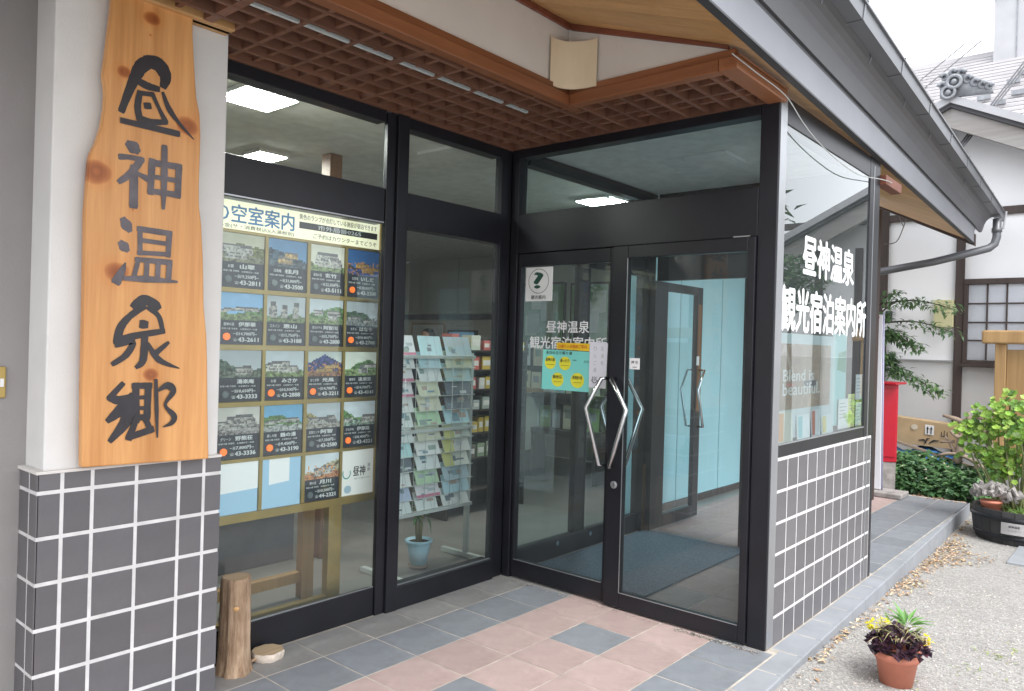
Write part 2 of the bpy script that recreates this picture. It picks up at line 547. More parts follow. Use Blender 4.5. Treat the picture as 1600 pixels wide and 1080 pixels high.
# ================================================================== SETTING
def build_ground():
    xs = [-80, -0.6, 0.5, 3.2, 6, 80]
    zs = [-.02, -.02, -.05, -.135, -.135, -.135]
    ys = [-80, -2.0, 80]
    g = MB()
    for i in range(len(xs) - 1):
        for j in range(2):
            g.poly([(xs[i], ys[j], zs[i]), (xs[i + 1], ys[j], zs[i + 1]), (xs[i + 1], ys[j + 1], zs[i + 1]), (xs[i], ys[j + 1], zs[i])])
    tag(g.build('ground', 'gravel_ground'), kind='structure')
build_ground()
def gz(x):
    pts = [(-80, -.02), (-.6, -.02), (.5, -.05), (3.2, -.135), (80, -.135)]
    for (a, za), (b, zb) in zip(pts, pts[1:]):
        if x <= b: return za + (zb - za) * (x - a) / (b - a)

PX0, PY0, PT = -1.863, -0.252, 0.31
def kerb_y(x): return -1.925 + 0.03 * x
def build_terrace():
    base = MB().extrude([(-4.6, kerb_y(-4.6) + .03, -.16), (5.32, kerb_y(5.32) + .03, -.16), (5.32, 0.38, -.16), (-4.6, 0.38, -.16)], (0, 0, .1588))
    t = tag(base.build('terrace', 'floor_joint'), kind='structure')
    cache = {}
    def tile(x0, x1, y0, y1, mat):
        w, d = round(x1 - x0 - .0075, 3), round(y1 - y0 - .0075, 3)
        k = (w, d, mat)
        if k not in cache:
            cache[k] = B(-w / 2, w / 2, -d / 2, d / 2, -.018, 0).mesh('paving_tile', mat)
        o = place('paving_tile', cache[k], t, 0, ((x0 + x1) / 2, (y0 + y1) / 2, random.uniform(-.0008, .0008)))
        o.rotation_euler = (random.uniform(-.0015, .0015), random.uniform(-.0015, .0015), 0)
    rows = [(-.252, 0.0)] + [(PY0 - PT * (j + 1), PY0 - PT * j) for j in range(5)]
    for i in range(-8, 6):
        for j, (y0, y1) in enumerate(rows):
            x0, x1 = PX0 + PT * i, PX0 + PT * (i + 1)
            if j == 0: m = 'floor_grey'
            elif j in (1, 5): m = 'floor_blue'
            else: m = 'floor_blue' if (j == 3 and i % 3 == 1) else 'floor_pink'
            if j == 0 and x1 < -2.1: continue
            if j == 0 and x0 < -2.1: x0 = -2.086
            tile(x0, x1, y0, y1, m)
    for i in range(6, 12):                                      # inside the vestibule
        for j, (y0, y1) in enumerate(rows):
            if j == 5: y0 = -1.65
            tile(PX0 + PT * i, PX0 + PT * (i + 1), y0, y1, 'floor_grey' if j in (0, 1, 5) else 'floor_pink')
    for i in range(12, 23):                                     # walkway beyond the side window
        for j, (y0, y1) in enumerate([(-.252, .10)] + rows[1:]):
            tile(PX0 + PT * i, PX0 + PT * (i + 1), max(y0, -1.76), y1, 'floor_blue' if j >= 4 else 'floor_pink')
    n = 34
    for k in range(n):                                          # kerb pieces with their riser
        x0, x1 = -4.6 + k * (9.92 / n) + .0008, -4.6 + (k + 1) * (9.92 / n) - .0008
        a, b_ = kerb_y(x0), kerb_y(x1)
        yb = -1.806 if x0 < -.05 else -1.762
        MB().hexa([(x0, a, -.17), (x1, b_, -.17), (x1, yb, -.17), (x0, yb, -.17), (x0, a, 0), (x1, b_, 0), (x1, yb, 0), (x0, yb, 0)]).build('kerb_tile', 'kerb_stone', t, 0.006)
build_terrace()

# ================================================================== THE OFFICE BUILDING
office = thing('information_office', 'single storey tourist office with black framed glazing, tiled base and lattice porch ceiling', 'building', (0, 0, 0))

def soffit_z(y):
    return 3.192 + (y + .82) * (.332 / .91) if y > -1.73 else None
EZ = 0.022
def eave_y(x, off=0.0): return -1.87 - off + math.tan(R(2.6)) * x

def build_walls():
    w = MB().box(-7.5, -2.70, -.045, .05, 0, 3.6)
    wall = w.build('wall', 'grey_render', office)
    pl = MB().extrude([(-7.5, -.045, 0), (-7.5, -.062, 0), (-7.5, -.062, .985), (-7.5, -.045, 1.005)], (4.724, 0, 0))
    pl.build('plinth', 'grey_render', wall)
    pm = B(-2.862, -2.828, -.058, -.0445, 1.255, 1.368)
    p = pm.build('switch_plate', 'brass', office, .004)
    B(-2.848, -2.836, -.064, -.0575, 1.295, 1.325).build('switch', 'ink_white', p, .002)
    # white pillar on its tiled base
    pil = B(-2.755, -2.10, -.225, .09, 1.002, 3.6).build('pillar', 'white_plaster', office, .006)
    B(-2.782, -2.088, -.243, .092, .993, 1.004).build('ledge', 'upper_plaster', pil, .003)
    clad = B(-2.7765, -2.0945, -.2362, .088, -.004, .993).build('tiled_base', 'grout', office)
    cache = {}
    def tl(w, h, axis, loc):
        k = (round(w, 3), round(h, 3), axis)
        if k not in cache:
            m = B(-w / 2, w / 2, -.004, .004, -h / 2, h / 2) if axis == 'y' else B(-.004, .004, -w / 2, w / 2, -h / 2, h / 2)
            cache[k] = m.mesh('tile', 'grey_tile')
        place('tile', cache[k], clad, .0012, loc)
    zs = [-.03, .117, .279, .441, .603, .765, .927, .993]
    xs = [-2.782, -2.696, -2.594, -2.435, -2.268, -2.164, -2.083]
    for a, b_ in zip(zs, zs[1:]):
        top = 0 if b_ == .993 else .007
        for c, d in zip(xs, xs[1:]):
            l_ = 0.0065; x0 = c + .0065; x1 = d - .0065
            tl(x1 - x0, b_ - top - a - .007, 'y', ((x0 + x1) / 2, -.2335, (a + .007 + b_ - top) / 2))
        for c, d in ((-.2375, -.168), (-.155, -.048)):
            tl(d - c, b_ - top - a - .007, 'x', (-2.7745, (c + d) / 2, (a + .007 + b_ - top) / 2))
    # right face of the pillar base
    for a, b_ in zip(zs, zs[1:]):
        top = 0 if b_ == .993 else .007
        for c, d in ((-.226, -.12), (-.107, .0)):
            tl(d - c, b_ - top - a - .007, 'x', (-2.0915, (c + d) / 2, (a + .007 + b_ - top) / 2))
build_walls()

def pane(x0, x1, y, z0, z1, parent, mat='glass_tinted', axis='y'):
    """a thin sheet of glass with its own edges"""
    m = B(x0, x1, y - .003, y + .003, z0, z1) if axis == 'y' else B(y - .003, y + .003, x0, x1, z0, z1)
    # one face carries the glass, so that light crosses a single surface
    f = m.f[2] if axis == 'y' else m.f[5]
    q = MB(); q.poly([m.v[i] for i in f])
    return q.build('pane', mat, parent)

HB = 2.752            # underside of the porch lattice / top of the frames
def build_front():
    # bay beside the pillar
    f = MB()
    f.box(-2.09, -2.03, .004, .085, .0, 2.745)
    f.box(-1.046, -.985, -.004, .026, 0, 2.745)
    f.box(-2.028, -1.048, .008, .04, .0, .155)
    f.box(-2.028, -1.048, .004, .085, 2.137, 2.33)
    f.box(-2.028, -1.048, .002, .085, 2.69, 2.80)
    w1 = f.build('shop_window', 'black_metal', office, .003)
    pane(-2.03, -1.044, .02, .153, 2.139, w1)
    pane(-2.03, -1.044, .02, 2.328, 2.692, w1)
    B(-2.026, -1.05, .002, .0055, 2.140, 2.147).build('bead', 'aluminium', w1)
    B(-2.026, -1.05, .009, .019, .1555, .159).build('bead', 'aluminium', w1)
    f = MB()
    f.box(-.983, -.903, -.022, .05, 0, 2.748)
    f.box(-.983, -.903, .0, .05, 2.7485, 2.80)
    f.box(-.098, .0, .0005, .026, 0, 2.80)
    f.box(-.06, .088, .0265, .09, 0, 2.80)
    f.box(-.901, -.1, -.018, .085, .0, .125)
    f.box(-.901, -.1, -.006, .085, 2.137, 2.33)
    f.box(-.901, -.1, .0, .085, 2.69, 2.80)
    w2 = f.build('shop_window', 'black_metal', office, .003)
    pane(-.903, -.097, .02, .123, 2.139, w2)
    pane(-.903, -.097, .02, 2.328, 2.692, w2)
    B(-.90, -.101, .005, .019, .1255, .129).build('bead', 'aluminium', w2)
    B(-.9025, -.8985, .005, .019, .13, 2.13).build('bead', 'aluminium', w2)
build_front()

def handle(parent, x, sgn, y0, ya, z0, zm, z1, dx):
    """bent bar from stile to stile with two stand-offs"""
    h = MB()
    h.tube([(x, y0, z1), (x + dx, y0 + (ya - y0) * .12, z1), (x + dx, ya, zm), (x + dx, y0 + (ya - y0) * .12, z0), (x, y0, z0)], .013, 12)
    return h.build('handle', 'chrome', parent, 0, True)

def build_doors():
    # fixed parts: transom over the doors
    f = MB()
    f.box(0, .09, -1.657, -.062, 2.085, 2.336)
    f.box(.0, .09, -1.657, -.062, 2.70, 2.80)
    f.box(.003, .088, -.06, -.0005, 0.0, 2.80)
    t = f.build('transom_window', 'black_metal', office, .003)
    pane(-1.66, -.06, .05, 2.334, 2.702, t, 'glass_door', 'x')
    B(-.004, .004, -1.62, -1.53, 2.085, 2.091).build('bead', 'aluminium', t)
    f = MB().box(0.001, .098, -1.755, -1.659, 0, 2.805)
    cp = f.build('corner_post', 'black_metal', office, .003)
    B(.012, .096, -1.7585, -1.7555, .004, 2.80).build('post_facing', 'aluminium', cp)
    # left leaf, closed
    f = MB()
    f.box(.016, .058, -.088, -.064, .012, 2.082)
    f.box(.016, .058, -.800, -.766, .012, 2.082)
    f.box(.016, .058, -.765, -.089, .012, .118)
    f.box(.016, .058, -.765, -.089, 2.0, 2.082)
    d1 = f.build('door', 'black_metal', office, .003)
    pane(-.767, -.087, .036, .116, 2.002, d1, 'glass_door', 'x')
    B(.012, .0158, -.764, -.09, .1185, .1225).build('bead', 'aluminium', d1)
    handle(d1, .016, -1, -.783, -.663, .815, 1.140, 1.318, -.062)
    handle(d1, .058, 1, -.783, -.663, .815, 1.140, 1.318, .062)
    # right leaf, a little proud
    f = MB()
    f.box(-.016, .03, -.905, -.803, .012, 2.082)
    f.box(-.016, .03, -1.656, -1.617, .012, 2.082)
    f.box(-.016, .03, -1.616, -.906, .012, .098)
    f.box(-.016, .03, -1.616, -.906, 2.01, 2.082)
    d2 = f.build('door', 'black_metal', office, .003)
    pane(-1.618, -.904, .008, .096, 2.012, d2, 'glass_door', 'x')
    B(-.0195, -.0158, -1.615, -.907, .0985, .1025).build('bead', 'aluminium', d2)
    B(-.0195, -.0158, -.9085, -.9045, .10, 2.01).build('bead', 'aluminium', d2)
    handle(d2, -.016, -1, -.843, -.961, .815, 1.150, 1.318, -.062)
    handle(d2, .03, 1, -.843, -.961, .815, 1.150, 1.318, .062)
    lk = MB().tube([(-.0165, -.856, .71), (-.024, -.856, .71), (-.026, -.856, .71)], [.021, .021, .015], 20)
    k = lk.build('lock', 'aluminium', d2, 0, False)
    B(-.0275, -.0258, -.858, -.854, .70, .72).build('keyhole', 'ink', k)
build_doors()

def build_side():
    y0, y1 = -1.755, -1.67
    f = MB()
    f.box(.101, 1.568, y0 + .002, y1, .958, 1.02)
    f.box(.101, 1.568, y0 + .002, y1, 2.665, 2.80)
    f.box(1.57, 1.79, y0, y1, 0, 2.803)
    w = f.build('side_window', 'black_metal', office, .003)
    pane(.099, 1.572, -1.744, 1.018, 2.667, w, 'glass_side')
    B(.102, 1.567, -1.7585, -1.7475, 1.0205, 1.026).build('bead', 'aluminium', w)
    B(1.64, 1.652, -1.7585, -1.7545, .02, 2.75).build('bead', 'aluminium', w)
    c = B(.099, 1.745, -1.7553, -1.67, -.004, .956).build('tiled_base', 'grout', office)
    xs = [.094 + .1497 * k for k in range(12)]
    zs = [-.03, .143, .305, .463, .622, .784, .949]
    cache = {}
    for i in range(11):
        for j in range(6):
            x0, x1 = xs[i] + .0055, min(xs[i + 1] - .0055, 1.744)
            za, zb = zs[j] + .0075, zs[j + 1] - .0075
            k = (round(x1 - x0, 3), round(zb - za, 3))
            if k not in cache:
                cache[k] = B(-k[0] / 2, k[0] / 2, -.004, .004, -k[1] / 2, k[1] / 2).mesh('tile', 'grey_tile')
            place('tile', cache[k], c, .0012, ((x0 + x1) / 2, -1.7525, (za + zb) / 2))
    B(1.746, 1.79, -1.7585, -1.7555, 0, .958).build('edge_strip', 'black_metal', w)
build_side()

def build_porch():
    lat = B(-4.3, .0, -.80, .0, 2.93, 2.95)
    lat.box(-.50, .0, -1.69, -.80, 2.931, 2.951)
    p = lat.build('lattice_ceiling', 'dark_timber', office)
    D, H = .1235, .075
    B(-4.3, -.024, -.024, -.001, HB - .002, HB + .06).build('edge_strip', 'lattice_wood', p)
    B(-.0235, -.001, -1.688, -.001, HB - .001, HB + .06).build('edge_strip', 'lattice_wood', p)
    for k in range(6):                                          # long slats along the front
        y = -.145 - D * k
        B(-4.3, -.024, y - .0105, y + .0105, HB, HB + H).build('slat', 'lattice_wood', p)
    for k in range(34):                                         # cross slats over them
        x = -.136 - D * k
        wide = k in (11, 17, 25)
        hw = .02 if wide else .0105
        yend = -1.688 if x > -.50 else -.797
        z0 = HB + (.002 if k % 2 or wide else .014)
        B(x - hw, x + hw, yend, -.025, z0, HB + H - .002).build('slat', 'lattice_wood', p)
    for k in range(7):
        y = -.145 - D * (6 + k)
        B(-.499, -.024, y - .0105, y + .0105, HB, HB + H).build('slat', 'lattice_wood', p)
    B(-2.9, -.56, -.588, -.570, HB + .006, HB + .018).build('rail', 'white_metal', p)
    # moulded fascia beams round the porch
    b1 = MB(); b1.box(-4.3, -.448, -.862, -.803, 2.748, 2.806)
    ba = b1.build('beam', 'beam_wood', office, .004)
    B(-4.3, -.464, -.846, -.805, 2.8075, 2.845).build('moulding', 'beam_wood', ba, .004)
    m = wood('beam_wood_across', (0.22, 0.083, 0.036), (0.33, 0.132, 0.057), 'Y', 0.42, 30, 0.08)
    b2 = MB(); b2.box(-.562, -.503, -1.688, -.864, 2.748, 2.806)
    bb = b2.build('beam', 'beam_wood_across', office, .004)
    B(-.546, -.505, -1.76, -.848, 2.8075, 2.845).build('moulding', 'beam_wood_across', bb, .004)
    b3 = MB(); b3.box(-.562, .03, -1.780, -1.690, 2.747, 2.806)
    bc = b3.build('beam', 'beam_wood', office, .004)
    B(-.546, .03, -1.788, -1.762, 2.8075, 2.815).build('moulding', 'beam_wood', bc, .004)
    B(1.80, 2.20, -1.79, -1.72, 2.655, 2.72).build('beam', 'trim_wood', office, .004)
    # cap over the pillar
    B(-2.80, -2.118, -.31, -.226, 2.752, 2.83).build('cap_beam', 'soffit_wood', office, .005)
    # white walls that rise from the beams to the sloping soffit
    B(-4.3, -.533, -.832, -.80, 2.846, 3.25).build('upper_wall', 'upper_plaster', office)
    e = MB().extrude([(-.532, -.832, 2.846), (-.532, -1.728, 2.846), (-.532, -.832, 3.186)], (.03, 0, 0))
    e.build('upper_wall', 'upper_plaster', office)
    B(-4.3, -.545, -.85, -.833, 3.15, 3.188).build('trim', 'trim_wood', office, .003)
    tr = MB().hexa([(-.552, -1.73, 2.846), (-.534, -1.73, 2.846), (-.534, -.851, 3.146), (-.552, -.851, 3.146), (-.552, -1.73, 2.862), (-.534, -1.73, 2.862), (-.534, -.851, 3.185), (-.552, -.851, 3.185)])
    tr.build('trim', 'trim_wood', office, .003)
build_porch()

def build_roof():
    # boarded soffit, one board after another
    s = MB()
    x = -4.4
    xe = 6.2
    sof = B(-4.4, 6.18, -.6, -.5, 3.44, 3.46).build('soffit', 'soffit_wood', office)
    while x < xe:
        x1 = min(x + .118, xe)
        a, b_ = x + .0015, x1 - .0015
        ya, yb = eave_y(a) + .004, eave_y(b_) + .004
        q = MB()
        zf = 2.785 + EZ
        up = lambda yy: zf + (-.45 - yy) * (3.192 - zf) / (-.82 - yy)
        pa = [(a, -.45, up(ya)), (b_, -.45, up(yb)), (b_, yb, zf), (a, ya, zf)]
        for pp in (pa,):
            q.hexa([pp[0], pp[1], pp[2], pp[3]] + [(v[0], v[1], v[2] + .012) for v in pp])
        q.build('plank', 'soffit_wood', sof)
        x = x1
    # eave: fascia, cove, gutter, each swept along the eave line
    def sweep(prof, x0, x1, name, mat, parent, bevel=0.0):
        a = [(x0, eave_y(x0, d), z + EZ) for d, z in prof]
        b_ = [(x1, eave_y(x1, d), z + EZ) for d, z in prof]
        m = MB(); n = len(prof)
        m._add(a + b_, [tuple(range(n)), tuple(range(n, 2 * n))[::-1]] + [(i, n + i, n + (i + 1) % n, (i + 1) % n) for i in range(n)])
        return m.build(name, mat, parent, bevel)
    fa = sweep([(0, 2.782), (0, 2.945), (-.03, 2.945), (-.03, 2.782)], -4.4, 6.22, 'fascia', 'fascia_grey', office, .002)
    sweep([(.004, 2.772), (.004, 2.7815), (-.034, 2.7815), (-.034, 2.772)], -4.4, 6.22, 'drip_edge', 'dark_trim', fa)
    sweep([(-.014, 2.946), (-.014, 2.982), (-.03, 2.982), (-.03, 2.946)], -4.4, 6.4, 'groove', 'dark_trim', fa)
    prof = [(.0, 2.983)]
    for k in range(1, 7):
        q = k / 6 * math.pi / 2
        prof.append((.012 + .11 * (1 - math.cos(q)), 2.992 + .165 * math.sin(q)))
    cv = sweep(prof + [(-.03, 3.157), (-.03, 2.983)], -4.4, 6.85, 'cove', 'cove_grey', office)
    gut = sweep([(.112, 3.159), (.195, 3.159), (.202, 3.235), (.215, 3.235), (.215, 3.247), (.19, 3.247), (.185, 3.167), (.12, 3.167), (.116, 3.24), (.108, 3.24)], -4.4, 7.3, 'gutter', 'gutter_grey', office)
    for k in range(12):                                         # joints and brackets
        x0 = -3.4 + .92 * k
        if x0 > 7.2: break
        sweep([(.110, 3.155), (.199, 3.155), (.207, 3.239), (.219, 3.251), (.19, 3.251), (.186, 3.161), (.118, 3.161)], x0, x0 + .03, 'gutter_bracket', 'gutter_grey', gut)
    for k in range(9):
        x0 = -2.9 + .92 * k
        c = MB()
        c.tube([(x0, eave_y(x0, .118), 3.178), (x0, eave_y(x0, .124), 3.16), (x0, eave_y(x0, .112), 3.125)], .004, 6)
        c.build('hook', 'gutter_grey', gut)
    # roof covering: slab and a row of eave tiles with round ends
    rf = MB()
    a = [(-4.4, eave_y(-4.4, .10), 3.20), (6.9, eave_y(6.9, .10), 3.20), (6.9, 1.2, 4.5), (-4.4, 1.2, 4.5)]
    rf.hexa(a + [(v[0], v[1], v[2] + .05) for v in a])
    roof = rf.build('roof', 'roof_clay', office)
    n = 42
    tm = None
    for k in range(n):
        x0 = -4.3 + k * .268
        y = eave_y(x0, .165)
        q = MB()
        q.tube([(0, 0, 0), (0, .5, .21)], .036, 10)
        q.tube([(0, -.012, -.005), (0, .002, 0)], .042, 14)
        q.hexa([(.05, -.0, -.03), (.22, -.0, -.03), (.22, .5, .18), (.05, .5, .18), (.05, -.0, -.005), (.22, -.0, -.005), (.22, .5, .205), (.05, .5, .205)])
        if tm is None: tm = q.mesh('roof_tile', 'roof_clay')
        place('roof_tile', tm, roof, 0, (x0, y, 3.232 + EZ))
    # verge board at the far end
    v = MB().hexa([(6.201, -.45, 3.35), (6.28, -.45, 3.35), (6.28, -1.595, 2.765), (6.201, -1.595, 2.765), (6.201, -.45, 3.50), (6.28, -.45, 3.50), (6.28, -1.595, 2.90), (6.201, -1.595, 2.90)])
    v.build('verge_board', 'dark_timber', office)
    # downpipe from the gutter end back under the eave
    dp = MB()
    e = eave_y(6.9, .15)
    dp.tube([(6.9, e, 3.16), (6.9, e, 2.94), (6.89, e + .02, 2.86), (6.86, e + .07, 2.81), (6.80, e + .17, 2.775), (6.6, -1.10, 2.645), (6.5, -.46, 2.53)], .046, 14)
    d = dp.build('downpipe', 'gutter_grey', office, 0, True)
    MB().tube([(6.9, e, 3.0), (6.9, e, 3.05)], .056, 14).build('collar', 'gutter_grey', d, 0, True)
    MB().tube([(7.0, e - .05, 3.05), (7.02, e - .075, 3.26)], .012, 8).build('strap', 'pale_metal', d)
build_roof()

def build_interior():
    fl = B(-4.6, 4.5, .09, 6.2, -.05, -.001).build('room_floor', 'room_floor', office)
    B(-4.6, 4.5, .0875, 6.2, 2.772, 2.80).build('room_ceiling', 'room_ceiling', office)
    B(.092, 1.96, -1.668, .0, 2.774, 2.80).build('vestibule_ceiling', 'room_ceiling', office)
    w = MB()
    w.box(-4.7, -4.6, .05, 6.3, 0, 2.771)
    w.box(-4.6, 4.5, 6.2, 6.3, 0, 2.771)
    w.box(4.5, 4.6, .42, 6.3, 0, 2.771)
    w.box(-4.6, -2.78, .051, .10, 0, 2.771)
    w.build('room_wall', 'room_wall', office)
    # outer wall along the walkway behind the far door
    ww = B(1.90, 4.6, .27, .36, 0, 3.0).build('walkway_wall', 'dark_trim', office)
    for k in range(6):
        B(1.905 + .45 * k, 2.348 + .45 * k, .252 + .004 * (k % 2), .269, .062, 2.5).build('panel', 'walkway_wall', ww, .002)
    B(1.90, 4.6, .235, .2695, 0, .06).build('skirting', 'dark_timber', office)
    B(4.62, 4.72, -1.0, .36, 0, 3.0).build('walkway_wall', 'dark_timber', office)
    # inner partition between vestibule and office
    f = MB()
    f.box(.092, .15, 0.002, .05, 0, 2.77)
    f.box(.152, 1.70, 0.002, .05, 0.0, .14)
    f.box(.152, 1.70, 0.002, .05, 2.085, 2.30)
    f.box(.152, 1.70, -0.03, .05, 2.69, 2.771)
    f.box(.79, .93, .0, .05, .141, 2.084)
    f.box(1.702, 1.826, -.03, .08, 0, 2.77)
    p = f.build('partition', 'black_metal', office, .003)
    pane(.15, .79, .026, .138, 2.087, p, 'glass_tinted')
    pane(.93, 1.702, .026, .138, 2.087, p, 'glass_tinted')
    pane(.15, 1.702, .026, 2.298, 2.692, p, 'glass_tinted')
    for x in (.60, 1.005):
        MB().tube([(x, -.008, .10), (x, .001, .10)], .018, 14).build('knob', 'chrome', p)
    B(1.703, 1.82, -.034, -.031, .0, .55).build('jamb', 'post_wood', p)
    # far wall of the vestibule with its doorway, one leaf folded out on to the walkway
    f = MB()
    f.box(1.828, 1.89, -1.666, -.93, 0, .14)
    f.box(1.828, 1.89, -1.666, -.85, 2.06, 2.7738)
    f.box(1.828, 1.89, -.928, -.85, 0, 2.058)
    f.box(1.828, 1.89, -.848, -.04, 2.06, 2.7738)
    f.box(1.828, 1.89, -.848, -.80, 0, 2.058)
    iw = f.build('inner_wall', 'black_metal', office, .003)
    pane(-1.666, -.929, 1.86, .139, 2.061, iw, 'glass_door', 'x')  # glazing added here to let daylight into the vestibule
    f = MB()
    f.box(1.70, 1.91, -.105, -.06, .02, 2.05)
    f.box(2.44, 2.54, -.105, -.06, .02, 2.05)
    f.box(1.911, 2.439, -.105, -.06, .02, .12)
    f.box(1.911, 2.439, -.105, -.06, 1.98, 2.05)
    d = f.build('door', 'black_metal', office, .003)
    q = MB(); q.poly([(1.91, -.082, .118), (2.44, -.082, .118), (2.44, -.082, 1.982), (1.91, -.082, 1.982)])
    q.build('pane', 'glass_door', d)
    for s, y in ((-1, -.105), (1, -.06)):
        MB().tube([(2.49, y, 1.318), (2.48, y + s * .06, 1.318), (2.37, y + s * .06, 1.15), (2.48, y + s * .06, .815), (2.49, y, .815)], .0115, 8).build('handle', 'chrome', d, 0, True)
    B(2.44, 2.48, -.112, -.106, 1.36, 1.44).build('sticker', 'paper_white', d)
    B(2.45, 2.52, -.109, -.106, .95, 1.9).build('facing', 'post_wood', d)
build_interior()

# ================================================================== THINGS AT THE FRONT
STROKES = {'sun':[[(-2.547,2.323,0.0192),(-2.526,2.391,0.0233),(-2.504,2.453,0.0304),(-2.482,2.504,0.0368),(-2.451,2.534,0.0368)],[(-2.459,2.532,0.0352),(-2.415,2.532,0.0446),(-2.389,2.494,0.0363),(-2.396,2.455,0.0215)],[(-2.496,2.451,0.0186),(-2.457,2.44,0.0224),(-2.415,2.439,0.0176)],[(-2.497,2.487,0.024),(-2.49,2.449,0.0192)],[(-2.483,2.409,0.0192),(-2.49,2.353,0.0224),(-2.481,2.307,0.024)],[(-2.487,2.405,0.016),(-2.435,2.413,0.0165)],[(-2.437,2.415,0.016),(-2.41,2.365,0.0144),(-2.384,2.321,0.0198)],[(-2.483,2.311,0.0224),(-2.437,2.308,0.0208),(-2.382,2.32,0.0182)],[(-2.461,2.363,0.0224),(-2.447,2.366,0.0231)],[(-2.398,2.43,0.0099),(-2.373,2.375,0.0198),(-2.33,2.327,0.0132),(-2.27,2.278,0.0034)],[(-2.546,2.287,0.0202),(-2.333,2.286,0.0215)]],'spirit':[[(-2.521,2.208,0.0233),(-2.501,2.197,0.0448),(-2.485,2.186,0.024)],[(-2.548,2.153,0.0208),(-2.512,2.158,0.0176),(-2.466,2.157,0.0192)],[(-2.47,2.158,0.0224),(-2.51,2.097,0.024),(-2.549,2.06,0.0171)],[(-2.497,2.123,0.0272),(-2.495,1.979,0.0295)],[(-2.483,2.102,0.0144),(-2.447,2.09,0.0224)],[(-2.431,2.163,0.0231),(-2.434,2.038,0.0224)],[(-2.434,2.154,0.0224),(-2.321,2.158,0.0231)],[(-2.327,2.162,0.0231),(-2.329,2.042,0.0238)],[(-2.438,2.045,0.0198),(-2.326,2.048,0.0215)],[(-2.43,2.101,0.016),(-2.33,2.103,0.0165)],[(-2.386,2.225,0.0198),(-2.384,2.1,0.0231),(-2.384,1.986,0.0116)]],'warm':[[(-2.531,1.924,0.0221),(-2.518,1.903,0.0374),(-2.506,1.885,0.0187)],[(-2.537,1.836,0.0215),(-2.524,1.822,0.0347),(-2.512,1.81,0.0165)],[(-2.549,1.691,0.033),(-2.531,1.729,0.0231),(-2.518,1.764,0.005)],[(-2.469,1.901,0.017),(-2.466,1.802,0.017)],[(-2.475,1.896,0.0187),(-2.352,1.893,0.021)],[(-2.357,1.898,0.0193),(-2.36,1.806,0.0193)],[(-2.473,1.806,0.0153),(-2.356,1.812,0.0158)],[(-2.467,1.854,0.0153),(-2.359,1.852,0.0158)],[(-2.472,1.782,0.0153),(-2.488,1.71,0.017)],[(-2.48,1.78,0.017),(-2.349,1.781,0.0193)],[(-2.44,1.781,0.0175),(-2.442,1.71,0.017)],[(-2.398,1.781,0.0175),(-2.399,1.711,0.017)],[(-2.354,1.782,0.0193),(-2.357,1.709,0.0193)],[(-2.521,1.705,0.0149),(-2.432,1.709,0.0221),(-2.32,1.708,0.007)]],'spring':[[(-2.481,1.602,0.0306),(-2.45,1.629,0.034),(-2.408,1.618,0.0315),(-2.391,1.602,0.0228)],[(-2.446,1.605,0.0228),(-2.498,1.564,0.0221),(-2.53,1.52,0.0281),(-2.54,1.468,0.0281)],[(-2.429,1.601,0.0187),(-2.389,1.569,0.0175),(-2.373,1.513,0.0175)],[(-2.539,1.47,0.0289),(-2.476,1.492,0.0238),(-2.369,1.513,0.0193)],[(-2.452,1.537,0.0306),(-2.437,1.536,0.0272)],[(-2.441,1.498,0.0245),(-2.444,1.403,0.0255),(-2.468,1.374,0.0153)],[(-2.544,1.456,0.0182),(-2.485,1.469,0.0221),(-2.507,1.42,0.0221),(-2.554,1.386,0.0165)],[(-2.35,1.469,0.0123),(-2.397,1.428,0.021)],[(-2.429,1.464,0.0123),(-2.385,1.402,0.021),(-2.303,1.368,0.0035)]],'village':[[(-2.516,1.312,0.0182),(-2.562,1.26,0.0215)],[(-2.56,1.262,0.0247),(-2.527,1.251,0.0289),(-2.474,1.266,0.0187)],[(-2.482,1.268,0.0221),(-2.518,1.218,0.0396),(-2.565,1.177,0.0198)],[(-2.502,1.243,0.0425),(-2.5,1.175,0.0425),(-2.555,1.102,0.0187)],[(-2.469,1.308,0.0238),(-2.464,1.169,0.0255)],[(-2.478,1.303,0.0204),(-2.414,1.303,0.0221)],[(-2.422,1.307,0.0228),(-2.424,1.179,0.0238)],[(-2.466,1.258,0.0136),(-2.424,1.259,0.014)],[(-2.465,1.219,0.0136),(-2.422,1.217,0.0136)],[(-2.464,1.182,0.0204),(-2.422,1.184,0.0193)],[(-2.463,1.182,0.021),(-2.489,1.107,0.0255)],[(-2.49,1.11,0.0221),(-2.404,1.135,0.0245)],[(-2.434,1.184,0.0204),(-2.409,1.131,0.0175)],[(-2.395,1.324,0.0123),(-2.389,1.212,0.014),(-2.383,1.101,0.0053)],[(-2.386,1.282,0.0088),(-2.349,1.302,0.0245),(-2.326,1.278,0.0228),(-2.356,1.227,0.0108),(-2.321,1.183,0.0216),(-2.328,1.156,0.0175),(-2.363,1.141,0.0035)]]}

def spline(pts, n=6):
    out = []
    P = [pts[0]] + list(pts) + [pts[-1]]
    for i in range(1, len(P) - 2):
        for k in range(n):
            t = k / n
            out.append(tuple(0.5 * ((2 * b) + (-a + c) * t + (2 * a - 5 * b + 4 * c - d) * t * t + (-a + 3 * b - 3 * c + d) * t ** 3) for a, b, c, d in zip(P[i - 1], P[i], P[i + 1], P[i + 2])))
    out.append(pts[-1])
    return out

